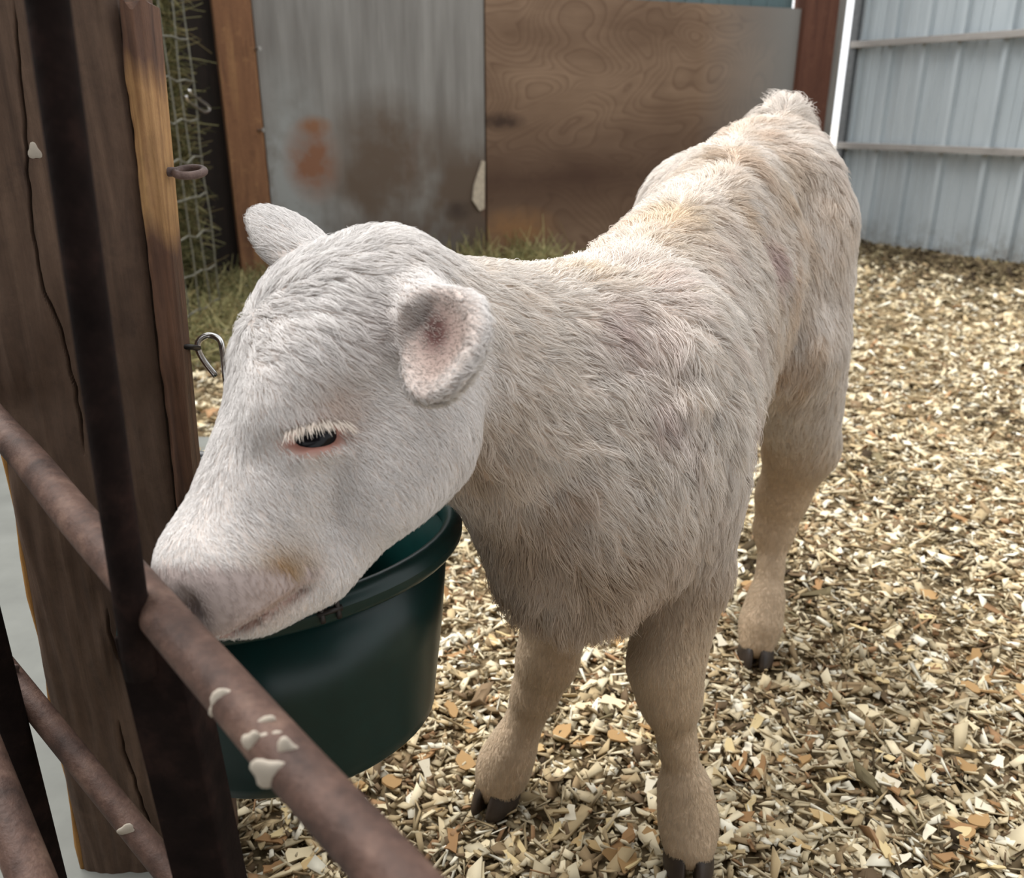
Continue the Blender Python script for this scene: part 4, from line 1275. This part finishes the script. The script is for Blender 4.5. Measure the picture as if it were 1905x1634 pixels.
# fur strands
def grow(n_target, dens, seed, clump_n, len_mul=1.0, wid=0.00034, lift=0.45):
    r = np.random.default_rng(seed)
    T = np.vstack([SF[:, [0, 1, 2]], SF[:, [0, 2, 3]]])
    ar = 0.5 * np.linalg.norm(np.cross(SV[T[:, 1]] - SV[T[:, 0]], SV[T[:, 2]] - SV[T[:, 0]]), axis=1)
    w = ar * dens[T].mean(1); w /= w.sum()
    t = r.choice(len(T), n_target, p=w)
    u, v_ = r.random(n_target), r.random(n_target); fl = u + v_ > 1; u[fl] = 1 - u[fl]; v_[fl] = 1 - v_[fl]
    B = np.stack([1 - u - v_, u, v_], -1)
    tri = T[t]
    def ip(A): return (A[tri] * (B[..., None] if A.ndim == 2 else B)).sum(1)
    root = ip(SV); nrm = ip(SN); nrm /= np.linalg.norm(nrm, axis=1, keepdims=True)
    lv_ = ip(liftv); cb = ip(comb); col = ip(FURC); L = ip(ln_) * len_mul; bd = ip(bald)
    keep = r.random(n_target) > bd
    root, nrm, cb, col, L, lv_ = root[keep], nrm[keep], cb[keep], col[keep], L[keep], lv_[keep]
    n = len(root)
    cb = cb + r.normal(size=(n, 3)) * 0.22; cb -= nrm * (cb * nrm).sum(1, keepdims=True); cb /= np.linalg.norm(cb, axis=1, keepdims=True) + 1e-9
    L = L * r.uniform(0.65, 1.2, n)
    # clumps
    ci = r.choice(n, min(clump_n, n), replace=False)
    kd = KDTree(len(ci))
    for i, c_ in enumerate(ci): kd.insert(root[c_], i)
    kd.balance()
    near = np.array([ci[kd.find(p_)[1]] for p_ in root.tolist()])
    lf = lift * lv_ * r.uniform(0.7, 1.3, n) * (0.7 + 0.5 * (L / 0.03).clip(0, 1))
    K = 5; ts = np.linspace(0, 1, K)
    P_ = np.zeros((n, K, 3))
    sag = np.array([0, 0, -1.0])
    for i, tt in enumerate(ts):
        P_[:, i] = root + (cb * (0.55 * tt + 0.40 * tt * tt)[..., None] if np.ndim(tt) else cb * (0.55 * tt + 0.40 * tt * tt)) * L[:, None] + nrm * (lf * (1.25 * tt - 0.75 * tt * tt))[:, None] * L[:, None] + sag * (0.10 * tt * tt * L)[:, None]
    cl = P_[near]
    same = np.linalg.norm(root - root[near], axis=1)
    cw = np.clip(1.2 - same / (0.45 * L + 0.004), 0, 0.75) * np.clip((L - 0.005) / 0.011, 0.12, 1)
    for i, tt in enumerate(ts):
        wgt = (cw * tt ** 1.3)[:, None]
        scale = (L / np.maximum(L[near], 1e-4)).clip(0.5, 1.5)[:, None]
        tgt = root[near] + (cl[:, i] - root[near]) * scale
        P_[:, i] = P_[:, i] * (1 - wgt) + tgt * wgt
    P_ += r.normal(size=P_.shape) * (0.03 * L)[:, None, None] * ts[None, :, None]
    wmul = (0.75 + 0.5 * r.random(n)) * wid * (0.65 + 0.35 * (L / 0.03).clip(0, 1))
    R_ = wmul[:, None] * np.array([1.0, 0.95, 0.8, 0.55, 0.12])[None]
    tuft = r.uniform(0.88, 1.10, n)[near][:, None]
    col = col * r.uniform(0.88, 1.08, (n, 1)) * (1 - (1 - tuft) * (L[:, None] / 0.02).clip(0, 1))
    return P_, R_, np.clip(col, 0, 0.95), nrm
if FUR_ON:
    cd_ = SV - np.array([0, 0, CAM_H]); cd_ /= np.linalg.norm(cd_, axis=1, keepdims=True)
    dens = (1 + 1.6 * headw + 0.8 * (WT['foreleg'] + WT['hindleg']) * sstep(-hh, -0.45, -0.3)) * (1 - 0.62 * np.maximum(eiL, eiR))
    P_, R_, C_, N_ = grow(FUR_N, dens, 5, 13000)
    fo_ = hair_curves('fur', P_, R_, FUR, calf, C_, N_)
    props(fo_, 'shaggy cream coat with tan tinges', kind='stuff')
# eyelashes
def lashes():
    r = np.random.default_rng(3)
    for sg, ec, eo in ((1, EYE_L, EYES[0]), (-1, EYE_R, EYES[1])):
        P_, R_ = [], []
        for i in range(150):
            u = r.uniform(-1, 1)
            b = ec + EXw * (0.021 * u + 0.001) + EUw * (0.0095 * (1 - 0.55 * u * u) + r.uniform(-0.001, 0.0025)) + HLw * sg * (0.0045 - 0.002 * u * u)
            dr = HLw * sg * 0.85 - EUw * r.uniform(0.35, 0.95) + EXw * (0.45 * u + r.normal() * 0.15)
            dr /= np.linalg.norm(dr); L = 0.0125 * r.uniform(0.6, 1.15)
            P_.append([b + dr * L * t - EUw * 0.003 * t * t for t in np.linspace(0, 1, 5)]); R_.append(np.array([1, 0.9, 0.75, 0.5, 0.15]) * 0.00036)
        n = len(P_)
        o_ = hair_curves('eyelashes', np.array(P_), np.array(R_), FUR, eo, np.tile(np.array([0.74, 0.66, 0.58]), (n, 1)), np.tile(HLw * sg * 0.5 + EUw * 0.5, (n, 1)))
        props(o_, 'long pale eyelashes', kind='stuff')
lashes()


# ---------------------------------------------------------------- wood-chip bedding
def chip_colors(r, n, x, y):
    pal = np.array([lin(226, 212, 180), lin(208, 191, 156), lin(186, 165, 128), lin(156, 134, 102), lin(236, 229, 208), lin(122, 102, 78), lin(160, 126, 92), lin(202, 186, 154)])
    pr = np.array([0.20, 0.21, 0.17, 0.12, 0.10, 0.07, 0.05, 0.08]); pr = pr / pr.sum()
    c = pal[r.choice(len(pal), n, p=pr)] * r.uniform(0.66, 1.05, (n, 1))
    # trodden, dirty bedding towards the metal wall and around the far side
    dw = ((np.stack([x, y], -1) - R0) @ nin)
    dirt = np.clip(1.25 - dw / 1.35, 0, 1) ** 1.2 * 0.92
    db = -((np.stack([x, y], -1) - B0) @ nb)
    dirt = np.maximum(dirt, np.clip(1 - db / 0.7, 0, 1) * 0.6)
    pt = Waves(201, 1.6, 12, 2)(np.stack([x, y], -1))
    dirt = np.maximum(dirt, np.clip(pt * 0.45 - 0.12, 0, 0.35))
    mask = (r.random(n) < dirt * 1.1)[:, None]
    dark = np.array([lin(96, 84, 62), lin(76, 64, 46), lin(124, 112, 84), lin(58, 47, 34)])[r.integers(0, 4, n)] * r.uniform(0.8, 1.15, (n, 1))
    return np.where(mask, dark, c)

def chip_field(r, n, xr, yr, size, lift):
    x = r.uniform(*xr, n); y = r.uniform(*yr, n)
    ok = ((np.stack([x, y], -1) - R0) @ nin > 0.02) & (-((np.stack([x, y], -1) - B0) @ nb) > 0.02)
    # the pen ends at the wire fence and the post
    ok &= x > np.interp(y, [-1.0, 0.78, 1.65, 3.0, 4.5], [-0.29, -0.32, -0.69, -1.15, -1.45])
    # inside the picture, with a margin
    z_ = y * CP + CAM_H * SP; px = W_PX / 2 + F_PX * x / z_
    ok &= (px > -300) & (px < W_PX + 1100)
    x, y = x[ok], y[ok]; n = len(x)
    L = abs(size) * np.exp(r.normal(0, 0.42, n)); Wd = L * (r.uniform(0.28, 0.75, n) if size > 0 else r.uniform(0.05, 0.14, n)); T = r.uniform(0.0006, 0.0016, n)
    yaw = r.uniform(0, 2 * math.pi, n); tilt = r.normal(0, 0.33, n); roll = r.normal(0, 0.38, n)
    a = np.stack([np.cos(yaw) * np.cos(tilt), np.sin(yaw) * np.cos(tilt), np.sin(tilt)], -1)
    side = np.stack([-np.sin(yaw), np.cos(yaw), np.zeros(n)], -1)
    up = np.cross(a, side)
    b = side * np.cos(roll)[:, None] + up * np.sin(roll)[:, None]; up = np.cross(a, b)
    z = ground_z(x, y) + r.uniform(0.001, lift, n) + 0.3 * np.abs(np.sin(tilt)) * L
    c = np.stack([x, y, z], -1)
    V = np.zeros((n, 8, 3))
    tp = r.uniform(0.45, 1.0, (n, 2)); sk = r.normal(0, 0.22, (n, 2))
    cur = r.normal(0, 0.10, n) * L
    for k, (u, v, w) in enumerate(((-1, -1, -1), (1, -1, -1), (1, 1, -1), (-1, 1, -1), (-1, -1, 1), (1, -1, 1), (1, 1, 1), (-1, 1, 1))):
        e = 0 if u < 0 else 1
        V[:, k] = c + a * (u * L / 2 + v * sk[:, e] * Wd)[:, None] + b * (v * Wd / 2 * tp[:, e])[:, None] + up * (w * T + v * u * cur * 0.5)[:, None]
    return V, x, y

def build_bedding():
    r = np.random.default_rng(77)
    zones = ((19000, (-0.75, 1.9), (0.45, 1.25), 0.0165, 0.016), (18000, (-0.85, 2.5), (1.25, 2.2), 0.0175, 0.016),
             (18000, (-1.2, 3.4), (2.2, 3.5), 0.021, 0.018), (23000, (-1.5, 4.0), (3.5, 6.1), 0.026, 0.02),
             (9000, (-0.75, 1.35), (0.45, 1.5), 0.0085, 0.020), (9000, (-0.85, 2.2), (1.5, 3.0), 0.0095, 0.020), (12000, (-0.75, 1.6), (0.45, 2.0), -0.019, 0.021))
    Vs, xs, ys = [], [], []
    for n, xr, yr, s_, lf in zones:
        V, x, y = chip_field(r, n, xr, yr, s_, lf); Vs.append(V); xs.append(x); ys.append(y)
    V = np.vstack(Vs); x = np.hstack(xs); y = np.hstack(ys); n = len(V)
    cols = chip_colors(r, n, x, y)
    Fq = (np.arange(n)[:, None, None] * 8 + np.array(HEXF)[None]).reshape(-1, 4)
    me = fast_mesh('wood_chip_bedding', V.reshape(-1, 3), Fq, 4)
    set_col(me, np.repeat(cols, 8, 0)); me.materials.append(CHIP)
    bed = bpy.data.objects.new('wood_chip_bedding', me); COL.objects.link(bed)
    props(bed, 'deep bed of pale wood chips and shavings covering the pen floor', 'bedding', 'stuff')
    # the largest chips in view, each a piece of its own
    protos = []
    for k in range(14):
        nu, nv = 4, 3
        L = r.uniform(0.020, 0.034); Wd = L * r.uniform(0.4, 0.75); T = r.uniform(0.0008, 0.0018)
        cu = r.normal(0, 5.0); jag = r.normal(0, 0.10, (nu, nv, 2))
        top = [];
        for i in range(nu):
            for j in range(nv):
                u, v = (i / (nu - 1) - 0.5) * L, (j / (nv - 1) - 0.5) * Wd * (0.7 + 0.3 * math.cos(i * 1.4 + k))
                edge = (i in (0, nu - 1)) or (j in (0, nv - 1))
                if edge: u += jag[i, j, 0] * L * 0.8; v += jag[i, j, 1] * Wd * 0.8
                top.append((u, v, cu * (v * v) + 1.5 * u * v + T))
        bot = [(u, v, z - 2 * T) for u, v, z in top]
        V = top + bot; m = nu * nv; Fc = []
        for i in range(nu - 1):
            for j in range(nv - 1):
                a0 = i * nv + j; q = (a0, a0 + nv, a0 + nv + 1, a0 + 1); Fc.append(q); Fc.append(tuple(m + t for t in q[::-1]))
        ring = [i * nv for i in range(nu)] + [(nu - 1) * nv + j for j in range(1, nv)] + [i * nv + nv - 1 for i in range(nu - 2, -1, -1)] + [j for j in range(nv - 2, 0, -1)]
        for t in range(len(ring)):
            a0, b0 = ring[t], ring[(t + 1) % len(ring)]; Fc.append((b0, a0, m + a0, m + b0))
        mesh = bpy.data.meshes.new('wood_chip'); mesh.from_pydata(V, [], Fc); mesh.update()
        c = np.array([lin(228, 212, 176), lin(210, 188, 146), lin(238, 228, 204), lin(196, 168, 122), lin(176, 142, 98), lin(220, 198, 150), lin(160, 124, 86)])[k % 7]
        set_col(mesh, np.tile(c * 0.88, (len(V), 1))); mesh.materials.append(CHIP); protos.append(mesh)
    made = 0
    feet = [lg[-1][0][:2] for lg in (LF, RF, LH, RH)]
    while made < 300:
        py = r.uniform(720, 1634) ** 1.0; px = r.uniform(420, 1905)
        if r.random() > (py - 500) / 1134: continue
        g = PG(px, py)
        if g[0] < np.interp(g[1], [0.0, 0.78, 1.65], [-0.27, -0.30, -0.66]) or min(np.linalg.norm(g[:2] - f_) for f_ in feet) < 0.06: continue
        o_ = bpy.data.objects.new('wood_chip', protos[int(r.integers(0, len(protos)))]); COL.objects.link(o_)
        o_.parent = bed
        o_.location = (g[0], g[1], float(ground_z(g[0], g[1])) + r.uniform(0.014, 0.020))
        o_.rotation_euler = (r.normal(0, 0.28), r.normal(0, 0.28), r.uniform(0, 6.28))
        made += 1
build_bedding()
